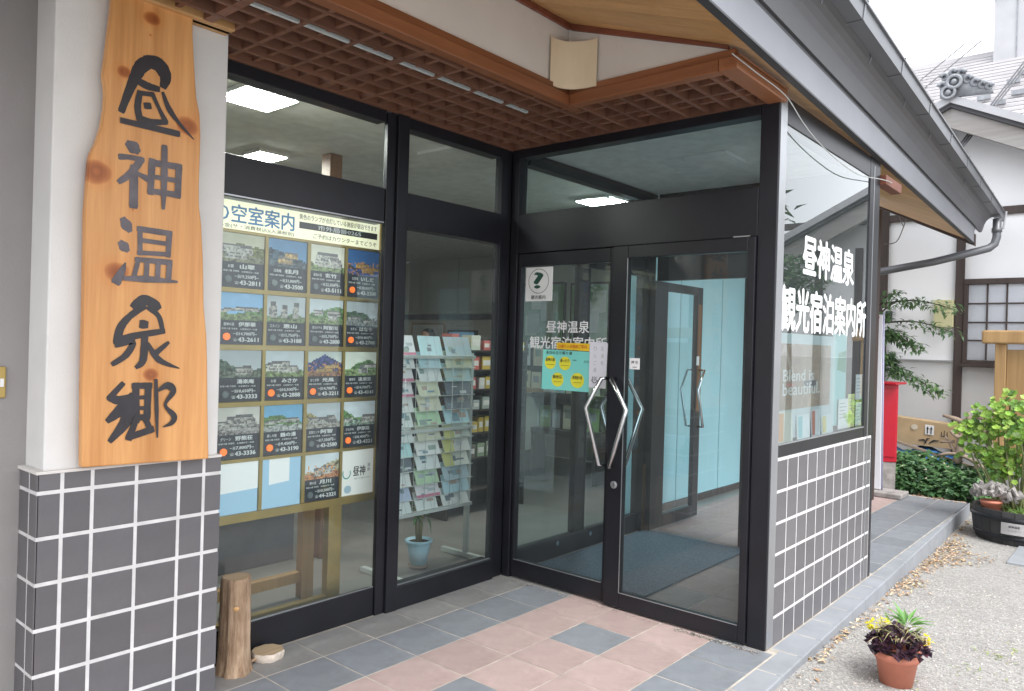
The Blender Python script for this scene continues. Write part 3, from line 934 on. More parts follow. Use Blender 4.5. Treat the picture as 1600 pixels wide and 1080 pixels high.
def brush(mb, pts, y):
    """one brush stroke in the x-z plane: (x, z, width) points"""
    s = spline(pts, 5)
    L, Rr = [], []
    for i, (x, z, w) in enumerate(s):
        a, b = s[max(0, i - 1)], s[min(len(s) - 1, i + 1)]
        dx, dz = b[0] - a[0], b[1] - a[1]
        q = math.hypot(dx, dz) or 1
        nx, nz = -dz / q, dx / q
        w = max(w, .002) * random.uniform(.95, 1.05)
        L.append((x + nx * w / 2, y, z + nz * w / 2)); Rr.append((x - nx * w / 2, y, z - nz * w / 2))
    n = len(s)
    mb._add(L + Rr, [(i, i + 1, n + i + 1, n + i) for i in range(n - 1)])
    for (x, z, w), sg in ((s[0], -1), (s[-1], 1)):
        if w > .01:
            o = s[1] if sg == -1 else s[-2]
            a0 = math.atan2(z - o[1], x - o[0])
            mb.poly([(x + math.cos(a0 + t) * w / 2 * (.6 if abs(t) < .8 else 1), y, z + math.sin(a0 + t) * w / 2 * (.6 if abs(t) < .8 else 1)) for t in (-1.57, -.9, -.4, 0, .4, .9, 1.57)])

def build_sign():
    t = thing('wooden_sign', 'tall pale wooden board with wavy edges and brushed black characters hung on the white pillar', 'sign', (-2.42, -.26, 1.0))
    left = [(-2.650, 1.012), (-2.655, 1.3), (-2.657, 1.62), (-2.660, 1.93), (-2.655, 2.04), (-2.652, 2.11), (-2.645, 2.15), (-2.630, 2.185), (-2.612, 2.25), (-2.603, 2.32), (-2.602, 2.38), (-2.611, 2.44), (-2.603, 2.52), (-2.598, 2.58), (-2.588, 2.70), (-2.580, 2.86), (-2.575, 2.96)]
    right = [(-2.285, 2.96), (-2.285, 2.82), (-2.284, 2.70), (-2.276, 2.60), (-2.270, 2.53), (-2.262, 2.45), (-2.246, 2.385), (-2.240, 2.30), (-2.240, 2.22), (-2.241, 2.10), (-2.238, 2.02), (-2.226, 1.94), (-2.215, 1.80), (-2.207, 1.62), (-2.192, 1.50), (-2.186, 1.40), (-2.178, 1.2), (-2.168, .998)]
    m = MB().extrude([(x, -.284, z) for x, z in left + right], (0, .036, 0))
    m.build('board', 'sign_wood', t, .006)
    for key in STROKES:
        mb = MB()
        for i, st in enumerate(STROKES[key]):
            k = 1.32 if (key == 'sun' and i < 4) else 1.12
            brush(mb, [(a, b, c * k) for a, b, c in st], -.2852 - .0003 * i)
        mb.build('character', 'calligraphy_grey' if key in ('spirit', 'warm') else 'calligraphy', t)  # second and third characters are painted a lighter grey
    for z in (2.72, 1.2):
        B(-2.46, -2.40, -.248, -.2255, z - .02, z + .02).build('bracket', 'black_metal', t)
build_sign()

def build_sconce():
    t = thing('wall_lamp', 'cream curved wall lamp filling the corner above the porch beam', 'wall lamp', (-.53, -.83, 2.85))
    cx, cy = -.535, -.835
    s = MB()
    A_, B_, M_ = Vector((-.705, -.846, 0)), Vector((-.548, -1.022, 0)), Vector((-.588, -.885, 0))
    pts = [A_ * (1 - u) ** 2 + (M_ * 2 - (A_ + B_) / 2) * 2 * u * (1 - u) + B_ * u * u for u in [k / 14 for k in range(15)]]
    nn = Vector((.707, .707, 0)) * .008
    ring = [p for p in pts] + [p + nn for p in pts[::-1]]
    lo = [(p.x, p.y, 2.822) for p in ring]; hi = [(p.x, p.y, 3.065) for p in ring]
    m_ = len(ring)
    s._add(lo + hi, [tuple(range(m_))[::-1], tuple(range(m_, 2 * m_))] + [(i, (i + 1) % m_, m_ + (i + 1) % m_, m_ + i) for i in range(m_)])
    s.build('lamp_shade', 'cream_shade', t, 0, False)
    B(cx - .03, cx + .002, cy - .03, cy + .002, 2.87, 3.04).build('lamp_holder', 'ink_white', t, .003)
build_sconce()

def build_cable():
    p = [(-.66, -1.80, 2.774), (-.416, -1.80, 2.768), (-.052, -1.80, 2.758), (.18, -1.80, 2.689), (.395, -1.80, 2.641), (.758, -1.80, 2.602), (1.158, -1.80, 2.597), (1.687, -1.80, 2.662), (1.9, -1.80, 2.68)]
    m = MB().tube(spline(p, 5), .003, 6)
    tag(m.build('hanging_cable', 'cable_grey', None, 0, True), 'thin pale cable sagging across the top of the side window', 'cable')
build_cable()

def build_log():
    t = thing('log_stump', 'upright bark covered log standing beside the tiled pillar', 'log', (-1.925, -.09, 0))
    vs = MB()
    n, cx, cy = 40, -1.925, -.10
    rad = [.068 * (1 + .06 * math.sin(3 * k * 2 * math.pi / n + 1) + .04 * math.sin(7 * k * 2 * math.pi / n) + random.uniform(-.06, .06)) for k in range(n)]
    hs = [0, .02, .05, .10, .15, .2, .25, .3, .35, .39, .415, .425]
    sc = [1.20, 1.12, 1.05, 1.0, 1.0, .97, .96, .95, .95, .93, .92, .86]
    P = []
    for h, s in zip(hs, sc):
        for k in range(n):
            q = 2 * math.pi * k / n
            r = rad[k] * s * (1 + random.uniform(-.022, .022))
            P.append((cx + r * math.cos(q), cy + r * math.sin(q), h))
    F = [(i * n + k, i * n + (k + 1) % n, (i + 1) * n + (k + 1) % n, (i + 1) * n + k) for i in range(len(hs) - 1) for k in range(n)]
    vs._add(P, F)
    vs.build('bark', 'log_bark', t, 0, True)
    MB().poly([(p[0], p[1], .4245) for p in P[-n:]]).build('cut_face', 'log_end', t)
    MB().lathe([(.0, .004), (.008, .003), (.013, -.001), (.017, -.012)], (0, 0, 0), 9).build('knot', 'soffit_wood', t, 0, True, None)
    k = t.children[-1]
    k.location = (cx - .03, cy - .058, .30); k.rotation_euler = (R(90), 0, R(-22))
    WLOC[k.name] = Matrix.Translation(k.location)
build_log()

def build_slice():
    t = thing('wood_slice', 'thin round birch slice lying on the grey tiles by the log', 'wood slice', (-1.70, -.045, 0))
    n = 26
    rs = [.075 + random.uniform(-.004, .004) for _ in range(n)]
    ring = lambda z, s: [(-1.742 + rs[k] * s * math.cos(2 * math.pi * k / n), -.078 + rs[k] * s * .95 * math.sin(2 * math.pi * k / n), z) for k in range(n)]
    m = MB()
    a = ring(.001, .93) + ring(.016, 1.0) + ring(.030, 1.0) + ring(.038, .95)
    m._add(a, [(i * n + k, i * n + (k + 1) % n, (i + 1) * n + (k + 1) % n, (i + 1) * n + k) for i in range(3) for k in range(n)])
    m.build('bark_rim', 'birch_bark', t, 0, True)
    MB().poly(ring(.0382, .94)).build('cut_face', 'log_end', t)
    MB().tube([(-1.812, -.09, .018), (-1.838, -.105, .022)], [.011, .006], 7).build('twig_stub', 'log_bark', t)
build_slice()

# ------------------------------------------------------------------ notices on the door glass
def sheet_b(mb, y0, y1, z0, z1, x, c):
    mb.poly([(x, y0, z0), (x, y1, z0), (x, y1, z1), (x, y0, z1)], c)
def disc(mb, fn, cx, cz, rx, rz, c, n=22):
    mb.poly([fn(cx + rx * math.cos(2 * math.pi * k / n), cz + rz * math.sin(2 * math.pi * k / n)) for k in range(n)], c)

def build_notices():
    W = (.84, .84, .84)
    t = thing('information_notice', 'white square notice with a dark question mark in a ring on the door glass', 'notice', (.03, -.22, 1.79))
    x = .031
    q = MB(); q.box(x, x + .002, -.333, -.116, 1.778, 1.993, (.78, .79, .78)); q.build('card', 'print', t)
    q = MB()
    c0 = [(-.222 + .082 * math.cos(a * math.pi / 20), 1.905 + .078 * math.sin(a * math.pi / 20)) for a in range(40)]
    ring = MB()
    for k in range(40):
        a, b = c0[k], c0[(k + 1) % 40]
        f = lambda p, s: (x - .0008, -.222 + (p[0] + .222) * s, 1.905 + (p[1] - 1.905) * s)
        ring.poly([f(a, .96), f(b, .96), f(b, 1.0), f(a, 1.0)])
    ring.build('ring', 'ink', t)
    text_into(MB(), '?', (x - .0010, -.19, 1.86), BX, AZ, .062, .10, bold=.03).build('question_mark', 'dark_green', t) if 'dark_green' in MATS else None
    text_into(MB(), '観光案内', (x - .0010, -.165, 1.79), BX, AZ, .115, .026, bold=.01).build('lettering', 'ink', t)
    l = thing('door_lettering', 'white two line lettering on the glass of the closed door', 'lettering', (.033, -.45, 1.5))
    text_into(MB(), '昼神温泉', (.0325, -.293, 1.580), BX, AZ, .325, .074, bold=.014).build('line', 'vinyl_white', l)
    text_into(MB(), '観光宿泊案内所', (.0325, -.163, 1.480), BX, AZ, .582, .076, bold=.014).build('line', 'vinyl_white', l)
    p = thing('hot_spring_poster', 'turquoise handwritten poster with four yellow circles on the door', 'poster', (.03, -.45, 1.23))
    q = MB(); q.hexa([(.0285, -.270, 1.226), (.0285, -.630, 1.226), (.030, -.630, 1.226), (.030, -.270, 1.226), (.0285, -.275, 1.474), (.0285, -.630, 1.468), (.030, -.630, 1.468), (.030, -.275, 1.474)], (.22, .68, .62))
    q.build('sheet', 'print', p)
    fn = lambda a, b: (.0278, a, b)
    for cy, cz, ry, rz, tx in ((-.335, 1.395, .044, .042, '昼神の湯'), (-.448, 1.392, .044, .042, '湯ったり'), (-.395, 1.290, .046, .044, '鶴巻荘'), (-.545, 1.292, .050, .046, '尾張屋の湯')):
        d = MB(); disc(d, fn, cy, cz, ry, rz, (.80, .74, .05))
        dd = d.build('circle', 'print', p)
        text_into(MB(), tx, (.0272, cy + .036, cz + .006), BX, AZ, .07, .022, bold=.02).build('lettering', 'ink', dd)
        B(.0270, .0274, cy - .03, cy + .03, cz - .014, cz - .012).build('line', 'ink', dd)
    text_into(MB(), '本日の立ち寄り湯', (.0276, -.30, 1.446), BX, AZ, .20, .020, bold=.008).build('lettering', 'ink', p)
    text_into(MB(), '空き有', (.0276, -.59, 1.40), BX, AZ, .035, .016).build('lettering', 'ink', p)
    text_into(MB(), '一', (.0276, -.505, 1.412), BX, AZ, .03, .004).build('lettering', 'ink', p)
    y = thing('yellow_notice', 'narrow orange yellow strip notice above the turquoise poster', 'notice', (.027, -.5, 1.48))
    q = MB(); q.hexa([(.0250, -.384, 1.480), (.0250, -.629, 1.471), (.0262, -.629, 1.471), (.0262, -.384, 1.480), (.0250, -.384, 1.519), (.0250, -.629, 1.517), (.0262, -.629, 1.517), (.0262, -.384, 1.519)], (.85, .55, .02))
    q.build('strip', 'print', y)
    text_into(MB(), '日帰り入浴施設ご案内', (.0244, -.40, 1.486), BX, AZ, .21, .022, bold=.01).build('lettering', 'ink_red', y)
    w = thing('paper_notice', 'white paper sheet with faint columns of writing beside the turquoise poster', 'notice', (.027, -.69, 1.26))
    q = MB(); q.hexa([(.0235, -.632, 1.256), (.0235, -.752, 1.254), (.0245, -.752, 1.254), (.0245, -.632, 1.256), (.0235, -.632, 1.530), (.0235, -.760, 1.522), (.0245, -.760, 1.522), (.0245, -.632, 1.530)], (.74, .73, .80))
    q.build('sheet', 'print', w)
    for k, s in enumerate('りんご湯'):
        text_into(MB(), s, (.0230, -.662, 1.475 - .042 * k), BX, AZ, .022, .026).build('lettering', 'ink_grey', w)
    for k, s in enumerate('足湯有'):
        text_into(MB(), s, (.0230, -.712, 1.475 - .042 * k), BX, AZ, .022, .026).build('lettering', 'ink_grey', w)
    q = MB()                                                    # hot spring mark: bowl and three plumes
    q.tube([(.0230, -.650 - .045 * k / 10, 1.302 - .018 * math.sin(math.pi * k / 10)) for k in range(11)], .0022, 5)
    for k in range(3):
        q.tube([(.0230, -.660 - .0125 * k + .003 * math.sin(j), 1.298 + .008 * j) for j in range(4)], .0020, 5)
    q.build('hot_spring_mark', 'ink', w)
    s = thing('door_sticker', 'small white square sticker beside the door handles', 'sticker', (.0, -.956, 1.378))
    q = MB(); q.box(.0035, .0048, -.990, -.924, 1.378, 1.441, (.80, .78, .79)); q.build('card', 'print', s)
    text_into(MB(), '押 引', (.0028, -.936, 1.408), BX, AZ, .042, .018, bold=.02).build('lettering', 'ink', s)
    B(.0026, .0032, -.972, -.945, 1.388, 1.392).build('line', 'ink', s)
surf('dark_green', (0.02, 0.085, 0.06), 0.6, 0, 0, 4, bstr=0)
build_notices()

def build_side_notices():
    l = thing('window_lettering', 'large bold white two line lettering on the side window glass', 'lettering', (.8, -1.724, 1.6))
    text_into(MB(), '昼神温泉', (.40, -1.7485, 1.925), AX, AZ, .885, .215, bold=.035).build('line', 'vinyl_white', l)
    text_into(MB(), '観光宿泊案内所', (.108, -1.7485, 1.612), AX, AZ, 1.455, .232, bold=.035).build('line', 'vinyl_white', l)
    y = -1.732
    def sheet(mb, x0, x1, z0, z1, c, dy=0.0):
        mb.poly([(x0, y + dy, z0), (x1, y + dy, z0), (x1, y + dy, z1), (x0, y + dy, z1)], c)
    p = thing('map_poster', 'faded brown map poster with white English words in the side window', 'poster', (.5, y, 1.02))
    q = MB(); q.box(.104, .985, y, y + .002, 1.04, 1.60, (.62, .70, .72)); q.build('sheet', 'print', p)
    q = MB(); sheet(q, .115, .945, 1.195, 1.545, (.36, .25, .20), -.001); m = q.build('map', 'print_map', p)
    text_into(MB(), 'Blend is', (.20, y - .002, 1.345), AX, AZ, .46, .062, bold=.02).build('lettering', 'vinyl_white', p)
    text_into(MB(), 'beautiful.', (.20, y - .002, 1.270), AX, AZ, .56, .066, bold=.02).build('lettering', 'vinyl_white', p)
    q = MB(); sheet(q, .51, .70, 1.305, 1.345, (.10, .11, .14), -.0015)
    sheet(q, .26, .36, 1.318, 1.332, (.6, .25, .25), -.0015); q.build('patch', 'print', p)
    q = MB(); q.poly([(.13, y - .0015, 1.47), (.22, y - .0015, 1.545), (.26, y - .0015, 1.50), (.36, y - .0015, 1.38), (.30, y - .0015, 1.40), (.22, y - .0015, 1.50)], (.5, .42, .36)); q.build('road', 'print', p)
    text_into(MB(), 'cafe', (.36, y - .002, 1.150), AX, AZ, .16, .02).build('lettering', 'ink_grey', p) if False else None
    b = thing('tall_poster', 'pale turquoise strip poster standing beside the brown map', 'poster', (1.13, y, 1.2))
    q = MB(); q.box(.992, 1.262, y + .004, y + .006, 1.06, 1.62, (.42, .72, .72)); q.build('sheet', 'print', b)
    q = MB(); sheet(q, .992, 1.05, 1.07, 1.61, (.66, .80, .80), .003); q.poly([(1.08, y + .003, 1.40), (1.25, y + .003, 1.38), (1.25, y + .003, 1.52), (1.10, y + .003, 1.50)], (.16, .42, .30)); q.build('picture', 'print', b)
    for nm, lb, x0, x1, z0, z1, c, dy in (
            ('notice_sheet', 'white sheet standing at the foot of the side window left of the yellow one', 1.10, 1.285, 1.036, 1.220, (.86, .86, .86), -.006),
            ('notice_sheet', 'pale yellow sheet standing at the foot of the side window', 1.292, 1.425, 1.034, 1.245, (.80, .82, .36), -.004),
            ('notice_sheet', 'upper white sheet in the corner of the side window by the post', 1.436, 1.588, 1.204, 1.368, (.86, .87, .9), -.005),
            ('notice_sheet', 'lower white sheet in the corner of the side window by the post', 1.450, 1.590, 1.036, 1.186, (.86, .87, .9), -.005)):
        o = thing(nm, lb, 'notice', ((x0 + x1) / 2, y, z0), 'sheets at the foot of the side window')
        q = MB(); q.box(x0, x1, y + dy, y + dy + .0015, z0, z1, c); q.build('sheet', 'print', o)
        q = MB()
        for k in range(5):
            zz = z1 - .03 - k * .022
            if zz > z0 + .015: q.box(x0 + .02, x1 - .02 - random.uniform(0, .05), y + dy - .0004, y + dy - .0001, zz, zz + .005)
        q.build('lettering', 'ink_grey', o)
    cols = [((.72, .42, .20), (.80, .78, .72)), ((.62, .22, .16), (.78, .8, .82)), ((.30, .62, .66), (.75, .8, .82)), ((.70, .62, .22), (.7, .76, .78))]
    for k, (x0, w, h, cc, lab) in enumerate(((.115, .22, .16, 0, 'orange striped leaflet leaning at the foot of the brown map poster'), (.40, .20, .13, 2, 'pale blue leaflet at the foot of the brown map poster'), (.62, .15, .15, 1, 'red spined booklet at the foot of the brown map poster'), (.79, .20, .11, 3, 'yellow banded leaflet at the foot of the turquoise strip poster'))):
        o = thing('leaflet', lab, 'leaflet', (x0, y, 1.03), 'leaflets at the foot of the side window')
        a, b2 = cols[cc]
        q = MB(); q.hexa([(x0, y - .012, 1.028), (x0 + w, y - .012, 1.028), (x0 + w, y - .010, 1.028), (x0, y - .010, 1.028), (x0, y - .004, 1.028 + h), (x0 + w, y - .004, 1.028 + h), (x0 + w, y - .003, 1.028 + h), (x0, y - .003, 1.028 + h)], b2)
        q.build('cover', 'print', o)
        q = MB(); q.poly([(x0 + w * .1, y - .0125, 1.035), (x0 + w * .38, y - .0125, 1.035), (x0 + w * .45, y - .0055, 1.02 + h), (x0 + w * .12, y - .0055, 1.02 + h)], a)
        q.build('band', 'print', o)
def map_mat():
    m, n, l, b = new_mat('print_map')
    v = coords(n, l)
    f = noise(n, l, v, 5, 8, .7)
    c = ramp(n, l, f, [(.3, (.30, .20, .16)), (.47, (.42, .32, .25)), (.55, (.44, .36, .28)), (.7, (.50, .28, .26))])
    w = n.new('ShaderNodeTexVoronoi'); w.feature = 'DISTANCE_TO_EDGE'; w.inputs['Scale'].default_value = 9
    l.new(v, w.inputs['Vector'])
    e = ramp(n, l, w.outputs['Distance'], [(0.0, (1.35, 1.3, 1.25)), (.03, (1, 1, 1))])
    l.new(mul(n, l, c, e), b.inputs['Base Color'])
    b.inputs['Roughness'].default_value = .6
map_mat()
build_side_notices()

# ================================================================== INSIDE THE OFFICE
from mathutils import noise as mnoise
def card_photo(q, P, lo, kind, seed):
    """printed photograph of an inn among hills, as a fine mosaic of tones"""
    rr = random.Random(seed * 31 + 7)
    NX, NY = 30, 18
    nz = lambda u, v, s, o=0: mnoise.noise(Vector((u * s + seed * 7.3, v * s + o * 5.1, seed * 1.7 + o)))
    skyc = {'dusk': (.14, .30, .52), 'night': (.03, .16, .45), 'peak': (.66, .74, .70), 'lake': (.22, .55, .85), 'hill': (.30, .58, .90), 'eaves': (.78, .78, .66), 'gable': (.82, .80, .74), 'block': (.74, .80, .70), 'garden': (.66, .66, .50)}.get(kind, (.62, .70, .74))
    hillc = {'night': (.10, .06, .06), 'peak': (.06, .09, .28), 'autumn': (.45, .44, .30), 'roofs': (.42, .36, .16), 'gable': (.42, .40, .40), 'dusk': (.05, .10, .14), 'garden': (.20, .22, .08), 'eaves': (.16, .20, .08), 'river': (.12, .20, .13), 'falls': (.10, .17, .13)}.get(kind, (.14, .28, .10))
    forec = {'night': (.10, .14, .42), 'dusk': (.10, .14, .17), 'lake': (.56, .60, .58), 'river': (.36, .40, .40), 'plain': (.30, .40, .32), 'roofs': (.52, .50, .45), 'autumn': (.46, .20, .10), 'peak': (.36, .20, .14), 'gable': (.45, .43, .42), 'garden': (.30, .30, .20), 'falls': (.20, .26, .20)}.get(kind, (.26, .36, .16))
    hb = {'peak': .72, 'hill': .55, 'lake': .62, 'gable': .35, 'eaves': .30, 'towers': .35}.get(kind, .66)
    tone = rr.uniform(.62, .95)
    blds = []
    for j in range({'towers': 3, 'roofs': 6, 'lake': 1, 'hill': 1, 'falls': 1}.get(kind, 3)):
        u = rr.uniform(0, .6); w = rr.uniform(.22, .45); v = rr.uniform(.10, .34); h = rr.uniform(.14, .3)
        if kind == 'towers': u, w, v, h = .08 + .30 * j, .17, .16, .62 - .1 * (j % 2)
        if kind in ('eaves', 'gable', 'house', 'garden'): u, w, v, h = rr.uniform(0, .25), rr.uniform(.5, .75), .14 + .1 * j, rr.uniform(.25, .4)
        if kind in ('lake', 'hill'): u, w, v, h = .05, .88, .30, .16
        blds.append((u, w, v, h, rr.uniform(-.25, .35)))
    wc = {'night': (.62, .36, .12), 'dusk': (.42, .32, .20), 'peak': (.55, .36, .16)}.get(kind, (.66, .65, .60))
    for j in range(NY):
        for i in range(NX):
            u, v = (i + .5) / NX, (j + .5) / NY
            n1, n2, n3 = nz(u, v, 4), nz(u, v, 11, 1), nz(u, v, 24, 2)
            ridge = hb * (.62 + .38 * math.sin(u * (2.4 + seed % 3) + seed)) + .16 * nz(u, 0, 3, 3) + .05 * n2
            if kind == 'peak': ridge = .88 - abs(u - .5) * .7 + .05 * n2
            c = skyc; k = 1 + .20 * max(0, n1) + (v - .7) * -.2
            if v < ridge: c, k = hillc, .85 + .95 * n2 + .8 * n3
            if v < .24 + .08 * n1: c, k = forec, .85 + .8 * n2 + 1.0 * n3
            for (bu, bw, bv, bh, sl) in blds:
                t = (u - bu) / bw
                if 0 <= t <= 1:
                    z0 = bv + sl * .12 * t; y = (v - z0) / bh
                    if 0 <= y <= .68:
                        dark = (int(t * 9 + n2 * 1.5) % 2 == 0 and .15 < y < .5 + .2 * n1)
                        c, k = ((.26, .27, .27) if kind not in ('night', 'dusk', 'peak') else (.80, .55, .20)) if dark else wc, .95 + .6 * n3 + .3 * n2 - .25 * t
                    elif .68 < y <= 1.0 and .04 < t < .96: c, k = (.17, .17, .18), 1 + .5 * n3
            if kind in ('night', 'autumn', 'peak') and n3 > .28 and v < .55: c, k = (.72, .34, .12), 1.0
            k = max(.2, k) * tone * (1 - .35 * max(0, .35 - v))
            c = tuple(min(.9, max(.01, x * k)) for x in c)
            u0, u1, v0, v1 = i / NX, (i + 1) / NX, lo + (1 - lo) * j / NY, lo + (1 - lo) * (j + 1) / NY
            q.poly([P(u0, v0, -.0004), P(u1, v0, -.0004), P(u1, v1, -.0004), P(u0, v1, -.0004)], c)

def build_board():
    t = thing('display_board', 'brass framed vacancy board of lodging cards with blue heading behind the shop window', 'display board', (-1.6, .2, 0))
    yf = .150
    cx = [(-1.907, -1.681), (-1.660, -1.436), (-1.413, -1.197), (-1.177, -.957)]
    rz = [(1.735, 1.995), (1.462, 1.710), (1.186, 1.434), (.911, 1.160), (.643, .890)]
    f = MB()
    f.box(-2.36, -.932, .165, .215, .602, 2.166)
    fr = f.build('frame', 'brass', t)
    bars = MB()
    for x0, x1 in ((-2.14, -2.122), (-1.930, -1.909), (-1.679, -1.662), (-1.434, -1.415), (-1.195, -1.179), (-.955, -.932)):
        bars.box(x0, x1, .140, .1645, .645, 1.996)
    for z0, z1 in ((.602, .6425), (.8925, .909), (1.162, 1.184), (1.436, 1.460), (1.712, 1.733), (1.9965, 2.010)):
        bars.box(-2.36, -.932, .1385, .1645, z0, z1)
    bars.box(-2.36, -.932, .1385, .1645, 2.160, 2.166)
    bars.box(-.956, -.932, .1385, .1645, 2.0105, 2.1595)
    bars.build('bar', 'brass', t)
    for x0 in (-2.32, -1.250):
        B(x0, x0 + .084, .15, .20, 0, .6).build('leg', 'brass', t, .003)
    B(-2.235, -1.252, .152, .19, .075, .125).build('rail', 'brass', t, .003)
    B(-2.235, -1.18, .50, .55, .10, .16).build('rail', 'gate_wood', t, .003)
    B(-1.17, -1.09, .50, .56, 0, .601).build('leg', 'gate_wood', t, .003)
    B(-1.2, -1.12, .216, .56, .56, .60).build('arm', 'brass', t)
    # heading
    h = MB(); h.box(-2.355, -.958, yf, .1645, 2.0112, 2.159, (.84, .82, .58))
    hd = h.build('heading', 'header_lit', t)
    y = yf - .001
    text_into(MB(), '昼神温泉の空室案内', (-2.31, y, 2.045), AX, AZ, .795, .088, bold=.022).build('lettering', 'ink_blue', hd)
    text_into(MB(), '(夏)お一人様料金(サ・消費税込)(入湯税別)', (-2.10, y, 2.0165), AX, AZ, .585, .022, bold=.006).build('lettering', 'ink', hd)
    text_into(MB(), '黄色のランプが点灯している施設が宿泊できます', (-1.485, y, 2.112), AX, AZ, .505, .028, bold=.004).build('lettering', 'ink', hd)
    B(-1.485, -.975, y - .0005, y, 2.066, 2.100).build('band', 'ink', hd)
    text_into(MB(), '市外局番0265', (-1.37, y - .001, 2.070), AX, AZ, .28, .026, bold=.03).build('lettering', 'ink_white', hd)
    text_into(MB(), 'ご予約はカウンターまでどうぞ', (-1.40, y, 2.024), AX, AZ, .42, .026, bold=.002).build('lettering', 'ink', hd)
    data = [
        ('お宿', '山翠', '19,350', '43-2811', 0, 'garden'), ('日長庵', '桂月', '21,000', '43-3500', 0, 'dusk'), ('清流の宿', '玄竹', '22,350', '43-5111', 0, 'eaves'), ('石苔亭', 'いしだ', '20,000', '43-3300', 1, 'night'),
        ('昼神の宿', '伊那華', '14,700', '43-2611', 1, 'hill'), ('エルイン', '恵山', '15,750', '43-3188', 0, 'towers'), ('湯元ホテル', '阿智川', '15,750', '43-2800', 0, 'valley'), ('ホテル', 'はなや', '10,400', '43-2700', 1, 'river'),
        ('', '湯楽庵', '10,650', '43-3333', 0, 'falls'), ('お宿', 'みさか', '10,500', '43-2888', 1, 'house'), ('おとぎ亭', '光風', '14,700', '43-3211', 1, 'peak'), ('鶴巻荘', '逢瀬里', '14,700', '43-4141', 1, 'block'),
        ('グリーン', '野熊荘', '7,800', '43-3336', 1, 'gable'), ('癒しの宿', '鶴の湯', '9,450', '43-3190', 1, 'lake'), ('民宿センター', '阿智', '7,350', '43-2580', 0, 'roofs'), ('ひるがみ', '伊那路', '8,400', '43-4321', 1, 'plain'),
        None, None, ('野の花', '月川', '10,500', '44-2321', 0, 'autumn'), None]
    for k in range(20):
        (x0, x1), (z0, z1) = cx[k % 4], rz[k // 4]
        w, hh = x1 - x0, z1 - z0
        rec = data[k]
        P = lambda u, v, dy=0.0: (x0 + u * w, y + dy, z0 + v * hh)
        c = MB(); c.box(x0 + .001, x1 - .001, yf, .1645, z0 + .001, z1 - .001, (.022, .032, .050) if rec else ((.85, .85, .82) if k == 19 else (.36, .58, .76)))
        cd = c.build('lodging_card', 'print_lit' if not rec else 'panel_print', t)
        if rec is None:
            q = MB()
            if k == 16: q.poly([P(.0, .42), P(1, .46), P(1, 1), P(0, 1)], (.86, .87, .87))
            elif k == 17: q.poly([P(.18, .48), P(.70, .52), P(.70, 1), P(.18, 1)], (.86, .87, .87))
            if q.f: q.build('blank_sheet', 'print_lit', cd)
            if k == 19:
                g = MB()
                for j in range(14):
                    a0, a1 = R(150 + j * 17), R(150 + (j + 1) * 17)
                    f2 = lambda a, r: P(.16 + r * math.cos(a), .50 + r * 1.0 * math.sin(a))
                    g.poly([f2(a0, .10), f2(a1, .10), f2(a1, .13), f2(a0, .13)], (.10, .45, .35))
                disc(g, lambda a, b: P(a, b, -.0002), .20, .14, .11, .09, (.50, .68, .80))
                g.build('emblem', 'print', cd)
                text_into(MB(), '昼神', P(.36, .42), AX, AZ, w * .38, hh * .22, bold=.02).build('lettering', 'ink', cd)
                text_into(MB(), '温', P(.80, .60), AX, AZ, w * .10, hh * .08).build('lettering', 'ink', cd)
                text_into(MB(), '泉', P(.80, .50), AX, AZ, w * .10, hh * .08).build('lettering', 'ink', cd)
                text_into(MB(), '観光案内所', P(.40, .34), AX, AZ, w * .5, hh * .04).build('lettering', 'ink_grey', cd)
            continue
        pre, nm, pr, ph, on, kind = rec
        q = MB(); lo = .47
        card_photo(q, P, lo, kind, k)
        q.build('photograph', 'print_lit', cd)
        s = MB()
        if pre: text_into(s, pre, P(.10 if len(pre) > 3 else .16, .360), AX, AZ, w * .055 * len(pre) + w * .02, hh * .062, bold=.02)
        text_into(s, nm, P(.44, .352), AX, AZ, w * (.40 if len(nm) > 2 else .34), hh * .085, bold=.045)
        text_into(s, '和室15畳 洋室有', P(.06, .288), AX, AZ, w * .36, hh * .034, bold=.02)
        text_into(s, 'お食事付き一名様', P(.48, .284), AX, AZ, w * .40, hh * .034, bold=.02)
        text_into(s, '一泊', P(.32, .178), AX, AZ, w * .12, hh * .062, bold=.03)
        text_into(s, pr + '円~', P(.46, .172), AX, AZ, w * .42, hh * .072, bold=.035)
        text_into(s, '☎', P(.32, .062), AX, AZ, w * .10, hh * .062, bold=.0)
        text_into(s, ph, P(.44, .058), AX, AZ, w * .48, hh * .080, bold=.05)
        s.build('lettering', 'vinyl_white', cd)
        lm = MB(); lm.tube([P(.17, .15, .0008), P(.17, .15, -.006), P(.17, .15, -.009)], [w * .078, w * .078, w * .05], 18)
        lm.build('indicator_lamp', 'lamp_orange' if on else 'lamp_off', cd, 0, False)
build_board()

